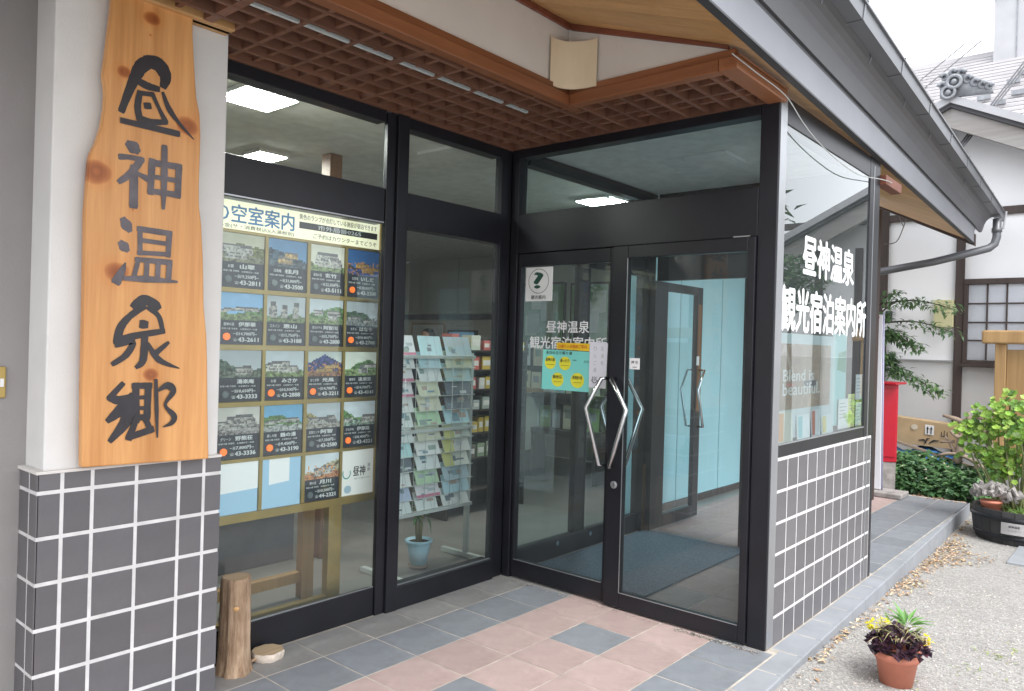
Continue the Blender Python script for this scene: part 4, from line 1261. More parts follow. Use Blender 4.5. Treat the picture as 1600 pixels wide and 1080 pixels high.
ORD = ['top', 'second', 'third', 'fourth', 'fifth', 'sixth', 'seventh', 'eighth', 'ninth', 'tenth', 'eleventh', 'lowest']
def build_rack():
    t = thing('brochure_rack', 'tall pale metal wire rack of leaflets behind the narrow shop window', 'rack', (-.2, .45, 0))
    for x in (-.60, .122):
        B(x, x + .026, .43, .47, 0, 1.43).build('post', 'white_metal', t, .004)
        B(x - .005, x + .031, .25, .68, .0, .035).build('foot', 'white_metal', t, .004)
    for z0, z1 in ((1.392, 1.414), (.912, .932), (.380, .402)):
        B(-.573, .121, .385, .43, z0, z1).build('shelf_bar', 'white_metal', t, .002)
    wz = [1.33, 1.242, 1.146, 1.05, .955, .857, .763, .668, .574, .485]
    for z in wz:
        w = MB(); w.tube([(-.585, .392, z), (.121, .392, z)], .0028, 6)
        w.build('wire', 'white_metal', t, 0, True)
    up = MB()
    for x in (-.52, -.43, -.33, -.24, -.10, -.005):
        up.tube([(x, .389, .40), (x, .389, 1.40)], .0018, 5)
    tag(up.build('wire_grid', 'white_metal', t, 0, True), kind='stuff')
    rows = [1.404, 1.325, 1.240, 1.142, 1.048, .952, .852, .760, .666, .572, .483, .405]
    cols_ = [(-.590, -.418, 'column beside the window post'), (-.392, -.176, 'middle column'), (-.150, .106, 'column beside the end post')]
    pal = {'pale blue': (.50, .72, .82), 'white': (.76, .82, .84), 'pale green': (.50, .70, .50), 'pink edged': (.74, .74, .78), 'cream': (.66, .68, .54), 'dark grey': (.17, .20, .24), 'grey blue': (.42, .55, .62), 'yellow edged': (.68, .74, .70), 'bluish violet': (.50, .58, .76)}
    plan = [['pink edged', 'pale blue', 'grey blue'], ['white', 'pale blue', 'cream'], ['pink edged', 'white', 'grey blue'], ['pink edged', 'cream', 'dark grey'], ['white', 'cream', 'dark grey'], ['white', 'pale green', 'pale blue'],
            ['white', 'cream', 'yellow edged'], ['pale blue', 'white', 'yellow edged'], ['dark grey', 'white', 'yellow edged'], ['white', 'pale green', 'grey blue'], ['bluish violet', 'pink edged', 'pale blue'], ['white', 'white', 'white']]
    for r, z in enumerate(rows):
        for k, (x0, x1, cl) in enumerate(cols_):
            nm = plan[r][k]; c = tuple(min(.9, q_ * 1.13) for q_ in jitter(pal[nm], .05))
            a = x0 + random.uniform(0, .012); b = x1 - random.uniform(0, .02)
            hgt = .135 if r == 0 else random.uniform(.105, .125)
            tl_ = random.uniform(-.006, .006)
            y0, y1 = .398, .440 + random.uniform(0, .008)
            o = thing('leaflet', '%s leaflet in the %s row of the wire rack, %s' % (nm, ORD[r], cl), 'leaflet', ((a + b) / 2, .41, z), 'leaflets in the wire rack')
            m = MB(); m.hexa([(a, y0, z), (b, y0, z), (b, y0 + .006, z), (a, y0 + .006, z), (a + tl_, y1, z + hgt), (b + tl_, y1, z + hgt), (b + tl_, y1 + .006, z + hgt), (a + tl_, y1 + .006, z + hgt)], c)
            m.build('cover', 'print', o)
            p = MB()
            F = lambda u, v, d=.0006: (a + (b - a) * u + tl_ * v, y0 + (y1 - y0) * v - d, z + hgt * v)
            rr = random.Random(r * 7 + k)
            nq = rr.choice([2, 3, 4])
            for j in range(nq):
                u0, v0 = rr.uniform(.05, .6), rr.uniform(.06, .6)
                uw, vh = rr.uniform(.15, .35), rr.uniform(.06, .3)
                cc = rr.choice([(.25, .40, .48), (.5, .58, .62), (.35, .45, .42), (.20, .26, .32), (.62, .66, .7), (.55, .45, .4)])
                d = .0006 + .0003 * j
                p.poly([F(u0, v0, d), F(min(.97, u0 + uw), v0, d), F(min(.97, u0 + uw), min(.95, v0 + vh), d), F(u0, min(.95, v0 + vh), d)], cc)
            if nm == 'pink edged': p.poly([F(0, .0, .002), F(1, .0, .002), F(1, .2, .002), F(0, .2, .002)], (.62, .25, .36))
            if nm == 'yellow edged': p.poly([F(0, .0, .002), F(.38, .0, .002), F(.38, .8, .002), F(0, .8, .002)], (.60, .62, .25))
            if nm in ('white', 'pale blue', 'pale green', 'grey blue') and rr.random() < .8:
                for u in (.36, .70): p.poly([F(u, 0, .0025), F(u + .012, 0, .0025), F(u + .012, 1, .0025), F(u, 1, .0025)], (.30, .40, .45))
            p.build('print', 'print', o)
build_rack()

def build_plant_pot():
    t = thing('potted_plant', 'pale blue flower pot with thin bare stems under the wire rack', 'potted plant', (-.265, .50, 0))
    MB().lathe([(.0, .025), (.056, .025), (.077, .150), (.077, .166), (.090, .168), (.092, .184), (.081, .187), (.075, .166), (.0, .164)], (-.265, .50, 0), 30).build('pot', 'pot_blue', t, 0, True)
    MB().lathe([(.0, .0), (.06, .0), (.07, .023), (.0, .024)], (-.265, .50, 0), 24).build('saucer', 'driftwood', t, 0, True)
    MB().lathe([(.0, .171), (.074, .169)], (-.265, .50, 0), 20).build('soil', 'soil', t)
    s = MB()
    for dx, h in ((-.03, .52), (.012, .40), (.03, .46)):
        s.tube([(-.265 + dx * .4, .50, .165), (-.265 + dx, .505, .35), (-.265 + dx * 1.6, .50, h)], [.011, .009, .006], 7, (.35, .32, .20))
    s.build('stem', 'leaf', t, 0, True)
    lf = MB()
    for k in range(16):
        b = Vector((-.265 + random.uniform(-.06, .08), .50, random.uniform(.30, .5)))
        d = rdir(-.9, .2); leaf(lf, b, d, (0, 0, 1), random.uniform(.08, .14), .03, jitter((.10, .20, .09), .3))
    lf.build('leaves', 'leaf', t)
build_plant_pot()

def build_room_things():
    for k, (x, y, lab) in enumerate(((-1.59, .40, 'lit square ceiling panel nearest the pillar, above the display board'), (1.72, .48, 'lit square ceiling panel seen over the inner partition'), (-.87, 1.50, 'lit square ceiling panel deep in the office beyond the display board'))):
        q_ = .10 if k == 2 else .143
        l = thing('ceiling_light', lab, 'ceiling light', (x, y, 2.77), 'lit ceiling panels')
        B(x - q_ - .014, x + q_ + .014, y - q_ - .014, y + q_ + .014, 2.745, 2.768).build('frame', 'ink_white', l)
        B(x - q_, x + q_, y - q_, y + q_, 2.740, 2.7445).build('diffuser', 'lamp_panel', l)
    v = thing('ceiling_light', 'unlit square ceiling panel in the entrance vestibule', 'ceiling light', (.95, -.95, 2.77))
    B(.80, 1.10, -1.10, -.80, 2.748, 2.772).build('frame', 'ink_white', v)
    B(.815, 1.085, -1.085, -.815, 2.744, 2.7475).build('diffuser', 'room_ceiling', v)
    v = thing('ceiling_light', 'unlit square ceiling panel by the inner corner of the glazing', 'ceiling light', (-.13, .42, 2.77))
    B(-.30, .05, .25, .58, 2.748, 2.77).build('frame', 'ink_white', v)
    B(-.28, .03, .27, .56, 2.744, 2.7475).build('diffuser', 'room_ceiling', v)
    mt = B(.28, 1.76, -.905, -.04, .0015, .013)
    tag(mt.build('door_mat', 'mat_blue', None, .003), 'large dark blue mat on the vestibule floor behind the doors', 'mat')
    p = B(-.62, -.52, 1.1, 1.2, 0, 2.77).build('column', 'post_wood', office, .004)
    for k, (y0, y1, lab) in enumerate(((4.86, 5.95, 'pale closed slatted blind over the far office window, next to the window post'), (3.72, 4.83, 'pale closed slatted blind over the far office window, next to the doors'))):
        b = thing('window_blind', lab, 'blind', (4.45, (y0 + y1) / 2, 2.9 - .95), 'blinds over the far office window')
        for j in range(32):
            z = 1.97 + j * .0245
            MB().poly([(4.455, y0, z), (4.455, y1, z), (4.44, y1, z + .027), (4.44, y0, z + .027)]).build('slat', 'blind', b)
        B(4.43, 4.47, y0, y1, 2.755, 2.77).build('head_rail', 'blind', b)
        B(4.43, 4.47, y0, y1, 1.945, 1.965).build('bottom_rail', 'blind', b)
    B(4.47, 4.5, 3.6, 6.1, 1.85, 1.93).build('sill', 'dark_timber', office)
    n = thing('picture_frame', 'thin brown framed print on the far office wall', 'picture', (4.48, 5.5, 1.4))
    B(4.47, 4.498, 5.15, 5.9, 1.30, 1.80).build('frame', 'gate_wood', n)
    B(4.466, 4.4695, 5.18, 5.87, 1.33, 1.77).build('print', 'paper_white', n)
    n = thing('wall_poster', 'pale printed list poster on the far office wall', 'poster', (4.48, 4.9, 1.4))
    B(4.485, 4.498, 4.55, 5.05, 1.35, 1.82).build('sheet', 'blind', n)
    q = MB()
    for j in range(7): q.box(4.4835, 4.4848, 4.62, 4.98 - random.uniform(0, .15), 1.42 + .055 * j, 1.435 + .055 * j)
    q.build('lettering', 'ink_grey', n)
    n = thing('display_screen', 'blue screen on the office counter behind the leaflets', 'screen', (3.9, 4.2, 1.1))
    B(3.9, 3.94, 3.95, 4.5, 1.25, 1.68).build('frame', 'black_rubber', n)
    q = MB(); q.box(3.892, 3.8995, 3.98, 4.47, 1.28, 1.65, (.18, .36, .55)); q.build('screen', 'print_lit', n)
    B(3.93, 3.97, 4.18, 4.27, 1.0, 1.26).build('stand', 'black_rubber', n)
    c = thing('counter', 'long office counter with pale front panel and dark base', 'counter', (2.5, 3.0, 0))
    B(2.9, 3.4, 2.2, 6.0, .96, 1.0).build('top', 'gate_wood', c)
    B(2.95, 3.35, 2.25, 5.95, .3, .959).build('front_panel', 'blind', c)
    B(2.97, 3.35, 2.25, 5.95, 0, .299).build('base', 'dark_shelf', c)
    c = thing('low_cabinet', 'low grey cabinet with dark plinth behind the display board', 'cabinet', (-1.8, 1.3, 0))
    B(-3.2, -.75, 1.2, 1.6, .34, .78).build('body', 'house_grey', c)
    B(-3.2, -.75, 1.22, 1.6, 0, .339).build('plinth', 'wire_dark', c)
    s = thing('shelf_unit', 'dark shelf unit stacked with small goods behind the leaflet rack', 'shelf', (1.15, 1.5, 0))
    B(.78, .80, 1.3, 1.6, 0, 1.55).build('side_panel', 'dark_shelf', s)
    B(1.78, 1.80, 1.3, 1.6, 0, 1.55).build('side_panel', 'dark_shelf', s)
    B(.80, 1.78, 1.58, 1.6, 0, 1.55).build('back_panel', 'dark_shelf', s)
    lv = [.22, .50, .72, .92, 1.10, 1.27, 1.44]
    for z in lv: B(.801, 1.779, 1.3, 1.579, z - .015, z).build('shelf', 'dark_shelf', s)
    pc = [((.62, .62, .58), 'white'), ((.45, .50, .48), 'grey'), ((.55, .12, .10), 'red'), ((.55, .42, .08), 'yellow'), ((.30, .38, .28), 'green'), ((.16, .14, .12), 'dark')]
    for j, z in enumerate(lv[1:]):
        x = .82; nb = -1
        while x < 1.70:
            w = random.uniform(.06, .13); h = random.uniform(.08, .14)
            cc, cn = random.choice(pc) if j != 1 else pc[3]
            q = MB(); q.box(x, x + w, 1.33, 1.45, z + .001, z + h, jitter(cc, .2)); q.box(x + .01, x + w - .01, 1.3285, 1.3298, z + h * .3, z + h * .7, (.7, .7, .66))
            nb += 1
            tag(q.build('goods_box', 'print'), '%s goods box, %s along on the %s shelf up of the dark shelf unit' % (cn, ORD[nb].replace('top', 'first'), ['second', 'third', 'fourth', 'fifth', 'sixth', 'seventh'][j]), 'box', 'boxes of goods on the dark shelf unit')
            x += w + random.uniform(.01, .05)
    # green notice boards on the office wall seen through the doors
    for k, (y0, y1, z0, z1, lab, m) in enumerate(((2.86, 3.62, 1.50, 2.36, 'green notice board on the far office wall beyond the door lettering', 'board_green'), (2.15, 2.78, 1.55, 2.34, 'narrower green notice board on the far office wall near the inner post', 'board_green'))):
        n = thing('notice_board', lab, 'notice board', (4.49, y0, z0))
        B(4.475, 4.498, y0, y1, z0, z1).build('frame', 'dark_shelf', n)
        B(4.468, 4.4745, y0 + .03, y1 - .03, z0 + .03, z1 - .03).build('board', m, n)
        q = MB()
        for j in range(5):
            a = random.uniform(y0 + .05, y1 - .26); z = random.uniform(z0 + .05, z1 - .33)
            q.box(4.464 - .001 * j, 4.467 - .001 * j, a, a + .21, z, z + .28, jitter((.6, .65, .55), .15))
        q.build('paper', 'print', n)
    s = thing('pamphlet_stand', 'dark stand of upright pale pamphlets and a leafy plant seen through the closed door', 'stand', (3.0, 2.2, 0))
    B(3.05, 3.30, 1.35, 3.05, .50, .56).build('shelf', 'dark_shelf', s)
    B(3.05, 3.30, 1.35, 3.05, .92, .96).build('shelf', 'dark_shelf', s)
    B(3.28, 3.30, 1.35, 3.05, .561, 1.55).build('back_panel', 'dark_shelf', s)
    for y in (1.35, 2.2, 3.02): B(3.05, 3.28, y, y + .03, 0, .50).build('leg', 'dark_shelf', s)
    for r, z in enumerate((.565, .965, 1.26)):
        y = 1.40; n_ = -1
        while y < 2.95:
            w = random.uniform(.09, .16); h = random.uniform(.2, .27); n_ += 1
            cn, cc = random.choice([('white', (.70, .74, .74)), ('pale blue', (.50, .66, .70)), ('cream', (.66, .64, .52)), ('green', (.26, .42, .22)), ('grey', (.38, .42, .44))])
            q = MB(); q.box(3.18 - .03 * (r == 2), 3.186 - .03 * (r == 2), y, y + w, z, z + h, jitter(cc, .1)); q.box(3.178 - .03 * (r == 2), 3.1795 - .03 * (r == 2), y + w * .2, y + w * .8, z + h * .45, z + h * .8, jitter((.30, .38, .40), .4))
            tag(q.build('pamphlet', 'print'), '%s pamphlet, %s along in the %s row of the dark pamphlet stand' % (cn, ORD[n_ % 12].replace('top', 'first').replace('lowest', 'twelfth') if n_ < 12 else 'last', ['lowest', 'middle', 'upper'][r]), 'pamphlet', 'pamphlets on the dark stand')
            y += w + random.uniform(.005, .05)
            if n_ == 12: break
    # someone standing behind the counter
    t = thing('person', 'dark haired person standing behind the leaflet rack, only the top of the head showing', 'person', (2.2, 3.1, 0))
    px, py = 2.22, 3.12
    bodym = bpy.data.meshes.new('body')
    vs = [(0, 0, .92), (0, 0, 1.12), (0, 0, 1.30), (0, 0, 1.37), (-.01, 0, 1.45),
          (0, .16, 1.28), (-.03, .21, 1.02), (-.12, .19, .83), (0, -.16, 1.28), (-.03, -.21, 1.02), (-.12, -.19, .83),
          (0, .09, .86), (0, .09, .46), (.02, .09, .05), (-.12, .09, .02), (0, -.09, .86), (0, -.09, .46), (.02, -.09, .05), (-.12, -.09, .02)]
    ed = [(0, 1), (1, 2), (2, 3), (3, 4), (2, 5), (5, 6), (6, 7), (2, 8), (8, 9), (9, 10), (0, 11), (11, 12), (12, 13), (13, 14), (0, 15), (15, 16), (16, 17), (17, 18)]
    rad = [.13, .125, .13, .05, .055, .06, .045, .03, .06, .045, .03, .09, .06, .042, .035, .09, .06, .042, .035]
    bodym.from_pydata([(px + a, py + b, c_) for a, b, c_ in vs], ed, [])
    bodym.materials.append(MATS['shirt'])
    bo = place('body', bodym, t)
    sk = bo.modifiers.new('skin', 'SKIN')
    for d, r in zip(bodym.skin_vertices[0].data, rad): d.radius = (r, r)
    bodym.skin_vertices[0].data[0].use_root = True
    ss = bo.modifiers.new('sub', 'SUBSURF'); ss.levels = 1; ss.render_levels = 1
    hd = MB().lathe([(.0, -.115), (.04, -.11), (.062, -.07), (.074, -.01), (.076, .04), (.066, .085), (.04, .11), (0, .12)], (px - .01, py, 1.52), 18)
    hd.tube([(px - .085, py, 1.515), (px - .105, py, 1.492), (px - .083, py, 1.485)], [.008, .013, .010], 7)
    for s_ in (-1, 1): hd.tube([(px, py + s_ * .075, 1.54), (px + .005, py + s_ * .086, 1.52), (px, py + s_ * .075, 1.49)], [.01, .016, .008], 7)
    hd.build('head', 'skin', t, 0, True)
    fc = MB()
    for s_ in (-1, 1): fc.tube([(px - .082, py + s_ * .032, 1.527), (px - .086, py + s_ * .032, 1.527)], .010, 8)
    fc.box(px - .084, px - .078, py - .022, py + .022, 1.452, 1.458); fc.build('face', 'hair', t)
    MB().lathe([(.083, -.04), (.087, .02), (.078, .085), (.05, .125), (0, .138)], (px + .008, py, 1.52), 18).build('hair', 'hair', t, 0, True)
surf('board_green', (0.20, 0.36, 0.16), 0.8, 0, 0.1, 5)
build_room_things()

# ================================================================== YARD AND NEIGHBOURING HOUSE
def build_house():
    h = thing('neighbour_house', 'white plaster house with dark timber posts, gridded window and pale slate roof', 'house', (7.6, -2, -.13))
    X = 7.5
    MB().extrude([(X, .6, 1.445), (X, .6, 3.70), (X, -1.17, 4.58), (X, -4.3, 3.02), (X, -7.5, 3.02), (X, -7.5, 1.445)], (.2, 0, 0)).build('wall', 'house_white', h)
    B(X - .012, X + .2, -7.5, .6, -.15, 1.44).build('lower_wall', 'house_grey', h)
    for y0, y1, z0 in ((-.372, -.262, -.13), (-1.288, -1.186, -.13), (-2.75, -2.64, -.13), (-3.55, -3.45, -.13), (-4.1, -3.99, -.13), (-5.45, -5.34, -.13), (-6.8, -6.69, -.13)):
        B(X - .05, X - .0125, y0, y1, z0, 2.98 if y0 < -3 else 3.72).build('timber_post', 'dark_timber', h, .004)
    B(X - .045, X - .0125, -7.5, .6, 3.30, 3.40).build('timber_beam', 'dark_timber', h, .004)
    # window
    w = MB()
    y0, y1, z0, z1 = -2.55, -1.29, 1.42, 2.50
    w.box(X - .07, X - .0005, y0, y1, 2.43, z1); w.box(X - .07, X - .0005, y0, y1, z0, 1.465)
    w.box(X - .065, X - .0005, y1 - .045, y1, 1.466, 2.429); w.box(X - .065, X - .0005, y0, y0 + .045, 1.466, 2.429)
    fr = w.build('window', 'dark_timber', h, .004)
    B(X - .10, X - .071, y0, y1 + .02, z0 - .045, z0 - .003).build('sill', 'dark_timber', fr, .004)
    q = MB(); q.poly([(X - .02, y1 - .045, 1.466), (X - .02, y0 + .045, 1.466), (X - .02, y0 + .045, 2.429), (X - .02, y1 - .045, 2.429)]); q.build('pane', 'glass_house', fr)
    q = MB(); q.poly([(X - .004, y1 - .045, 1.466), (X - .004, y0 + .045, 1.466), (X - .004, y0 + .045, 2.429), (X - .004, y1 - .045, 2.429)]); q.build('paper_screen', 'screen_paper', fr)
    for y in (-1.545, -1.755, -1.965, -2.175, -2.385): B(X - .034, X - .021, y - .010, y + .010, 1.467, 2.428).build('muntin', 'dark_timber', fr)
    for z in (1.715, 1.945, 2.185): B(X - .0335, X - .0205, y0 + .046, y1 - .046, z - .010, z + .010).build('muntin', 'dark_timber', fr)
    # meter box and yellow cover box on the wall
    m = B(X - .16, X - .0005, -.52, -.345, 1.83, 2.13).build('meter_box', 'house_grey', h, .01)
    B(X - .166, X - .1605, -.475, -.39, 1.95, 2.09).build('meter_glass', 'wire_dark', m)
    B(X - .10, X - .0005, -1.18, -.955, 1.88, 2.235).build('cover_box', 'cover_yellow', h, .008)
    B(X - .05, X - .0125, -1.185, -.37, 1.437, 1.452).build('flashing', 'pale_metal', h)
    # front gable: verge board, tiled edge, ridge ornament
    pk, sl = (-1.17, 4.66), .50
    def rake(z_lo, z_hi, x0, x1, yl, yr, mat, nm):
        for ya, yb in ((pk[0], yl), (pk[0], yr)):
            za, zb = pk[1], pk[1] - abs(yb - pk[0]) * sl
            q = MB().hexa([(x0, ya, za + z_lo), (x1, ya, za + z_lo), (x1, yb, zb + z_lo), (x0, yb, zb + z_lo), (x0, ya, za + z_hi), (x1, ya, za + z_hi), (x1, yb, zb + z_hi), (x0, yb, zb + z_hi)])
            q.build(nm, mat, h)
    rake(-.30, -.06, X - .50, X - .42, 1.2, -4.4, 'grey_timber', 'verge_board')
    rake(-.058, -.01, X - .56, X + .3, 1.25, -4.5, 'dark_trim', 'verge_edge')
    rake(-.008, .09, X - .60, 13.0, 1.3, -4.6, 'pale_metal', 'gable_roof')
    o = MB()
    ox, oy, oz = X - .66, -1.16, 4.76
    def roll(cy, cz, r, tr):
        o.tube([(ox, oy + cy + r * math.cos(k * math.pi / 10), oz + cz + r * math.sin(k * math.pi / 10)) for k in range(21)], tr, 8, caps=False)
        o.lathe([(0, -r * .5), (r * .35, -r * .4), (r * .5, 0), (r * .35, r * .4), (0, r * .5)], (ox + .01, oy + cy, oz + cz), 10)
        o.box(ox + .02, ox + .06, oy + cy - r * .8, oy + cy + r * .8, oz + cz - r * .8, oz + cz + r * .8)
    o.extrude([(ox + .045, oy + a_, oz + b_) for a_, b_ in ((.10, -.04), (.10, .13), (.06, .24), (-.05, .28), (-.15, .25), (-.22, .16), (-.32, .09), (-.45, .0), (-.47, -.08), (-.2, -.06))], (.06, 0, 0))
    roll(.0, .0, .072, .018); roll(-.06, .12, .075, .022)
    def curl(cy, cz, r, sg):
        o.tube([(ox + .02 + .004 * k, oy + cy + sg * r * (1 - k / 26) * math.cos(k * .55), oz + cz + r * (1 - k / 26) * math.sin(k * .55)) for k in range(20)], [.026 - .0006 * k for k in range(20)], 7)
    for cy, cz, r, sg in ((.05, .21, .042, 1), (-.04, .245, .04, -1), (-.13, .22, .045, -1), (-.20, .13, .05, -1), (-.28, .075, .048, -1), (-.36, .03, .042, -1), (-.43, .0, .035, -1), (.07, .10, .045, 1)): curl(cy, cz, r, sg)
    o.build('ridge_ornament', 'ornament_grey', h, 0, True)
    # big slate roof behind, course after course
    yL, yR_ = 6.0, -3.4
    n = 20
    x0, z0, x1, z1 = 13.0, 7.27, 9.0, 4.9
    rb = MB().poly([(x0, yL, z0 - .06), (x0, yR_, z0 - .06), (x1, yR_, z1 - .06), (x1, yL, z1 - .06)])
    rb.hexa([(x0, yL, z0 - .1), (x0 + .3, yL, z0 - .1), (x0 + .3, yR_, z0 - .1), (x0, yR_, z0 - .1), (x0, yL, z0 + .03), (x0 + .3, yL, z0 + .03), (x0 + .3, yR_, z0 + .03), (x0, yR_, z0 + .03)])
    roof = rb.build('slate_roof', 'pale_slate', h)
    for k in range(n):
        a, b = k / n, (k + 1.06) / n
        xa, za, xb, zb = x0 + (x1 - x0) * a, z0 + (z1 - z0) * a, x0 + (x1 - x0) * b, z0 + (z1 - z0) * b
        MB().hexa([(xa, yL, za - .05), (xa, yR_, za - .05), (xb, yR_, zb - .01), (xb, yL, zb - .01), (xa, yL, za - .02), (xa, yR_, za - .02), (xb, yR_, zb + .035), (xb, yL, zb + .035)]).build('shingle', 'pale_slate', roof)
    for k, (a, y) in enumerate(((.50, -.55), (.50, -1.45), (.60, -.98), (.60, -1.35), (.60, .5), (.60, -1.8), (.76, -1.05), (.76, -1.5), (.70, .28), (.70, -2.1), (.85, -1.3))):
        xx, zz = x0 + (x1 - x0) * a, z0 + (z1 - z0) * a
        B(xx - .06, xx + .0, y - .09, y + .09, zz + .03, zz + .10).build('snow_guard', 'ornament_grey', roof)
    c = MB(); c.box(12.3, 13.5, -2.3, -.80, 6.6, 8.05)
    ch = c.build('chimney', 'pale_metal', h)
    B(12.25, 13.55, -2.35, -.76, 8.051, 8.10).build('band', 'ornament_grey', ch)
    c = MB().hexa([(12.36, -2.24, 8.101), (13.4, -2.24, 8.101), (13.4, -.85, 8.101), (12.36, -.85, 8.101), (12.42, -2.1, 9.4), (13.3, -2.1, 9.4), (13.3, -.92, 9.4), (12.42, -.92, 9.4)])
    c.build('upper_shaft', 'pale_metal', ch)
    for y in (-1.15, -1.6, -2.0): B(12.285, 12.2995, y - .008, y + .008, 6.7, 8.05).build('seam', 'ornament_grey', ch)
    for k in range(3):
        MB().tube([(7.0, -1.25 - .03 * k, 4.10), (9.5, -1.95 - .05 * k, 6.3), (12.0, -2.7 - .06 * k, 8.5)], .011, 5).build('overhead_wire', 'wire_dark', h)
    for k in range(2):
        MB().tube([(12.9, -.22 - .28 * k, 7.5), (11.2, .42 - .28 * k, 6.2)], .011, 5).build('overhead_wire', 'wire_dark', h)
surf('cover_yellow', (0.58, 0.55, 0.32), 0.6, 0, 0.05, 4)
build_house()

def build_banner():
    t = thing('banner_stand', 'narrow white banner post with coloured emblems at the far end of the walkway', 'banner', (5.0, -.92, 0))
    q = MB().hexa([(4.99, -.865, .07), (5.0, -.985, .07), (5.03, -.985, .07), (5.02, -.865, .07), (4.99, -.845, 1.93), (5.0, -.955, 1.93), (5.03, -.955, 1.93), (5.02, -.845, 1.93)], (.80, .80, .84))
    q.build('panel', 'panel_print', t)
    e = MB()
    for z, r, c in ((1.90, .03, (.62, .08, .14)), (1.10, .026, (.10, .08, .08)), (1.07, .018, (.75, .32, .04)), (.42, .02, (.60, .22, .16)), (.38, .02, (.55, .30, .15)), (.22, .012, (.18, .25, .50)), (1.78, .02, (.55, .50, .25))):
        disc(e, lambda a, b: (4.985 - .0005 * b, a, b), -.905 + random.uniform(-.012, .012), z, r, r * 1.4, c, 12)
    e.poly([(4.986, -.866, 1.2), (4.987, -.880, 1.2), (4.985, -.862, 1.75), (4.984, -.848, 1.75)], (.60, .50, .28))
    e.build('emblem', 'print', t)
    MB().tube([(5.03, -.995, .05), (5.03, -.965, 1.95)], .009, 8, (.42, .42, .58)).build('pole', 'panel_print', t, 0, True)
    B(4.88, 5.20, -1.22, -.84, .0, .055).build('base', 'stone', t, .012)
build_banner()

def build_red_box():
    t = thing('hydrant_box', 'tall red metal hydrant cabinet standing behind the white banner post', 'hydrant box', (5.55, -.95, -.1))
    q = MB()
    body = [(5.42, -.80), (5.54, -1.01), (5.80, -.86), (5.68, -.65)]
    q.extrude([(x, y, .30) for x, y in body], (0, 0, .87))
    q.build('body', 'red_paint', t, .008)
    d = MB()
    a, b = Vector((5.42, -.80, 0)), Vector((5.54, -1.01, 0))
    nn = Vector((-.868, -.496, 0)) * .012
    P = lambda u, z, k=1.0: tuple(a + (b - a) * u + nn * k + Vector((0, 0, z)))
    d.hexa([P(.08, .36, .1), P(.92, .36, .1), P(.92, .36, 1), P(.08, .36, 1), P(.08, 1.12, .1), P(.92, 1.12, .1), P(.92, 1.12, 1), P(.08, 1.12, 1)])
    d.build('door', 'red_paint', t, .004)
    B(5.36, 5.80, -1.03, -.62, 1.171, 1.195).build('lid', 'red_paint', t, .006)
    q = MB().extrude([(x * .94 + 5.61 * .06, y * .94 - .83 * .06, -.14) for x, y in body], (0, 0, .439)); q.build('plinth', 'stone', t)
build_red_box()

def flower4(mb, p, s, c=(.82, .82, .76)):
    p = Vector(p)
    for k in range(4):
        a = k * math.pi / 2 + random.uniform(-.2, .2)
        d = Vector((math.cos(a) * .8 - .45, math.sin(a) * .8, .35))
        leaf(mb, p, d, (0, 0, 1), s, s * .7, c, .05)
    mb.tube([p, p + Vector((-.005, 0, .012))], .004, 5, (.62, .58, .22))

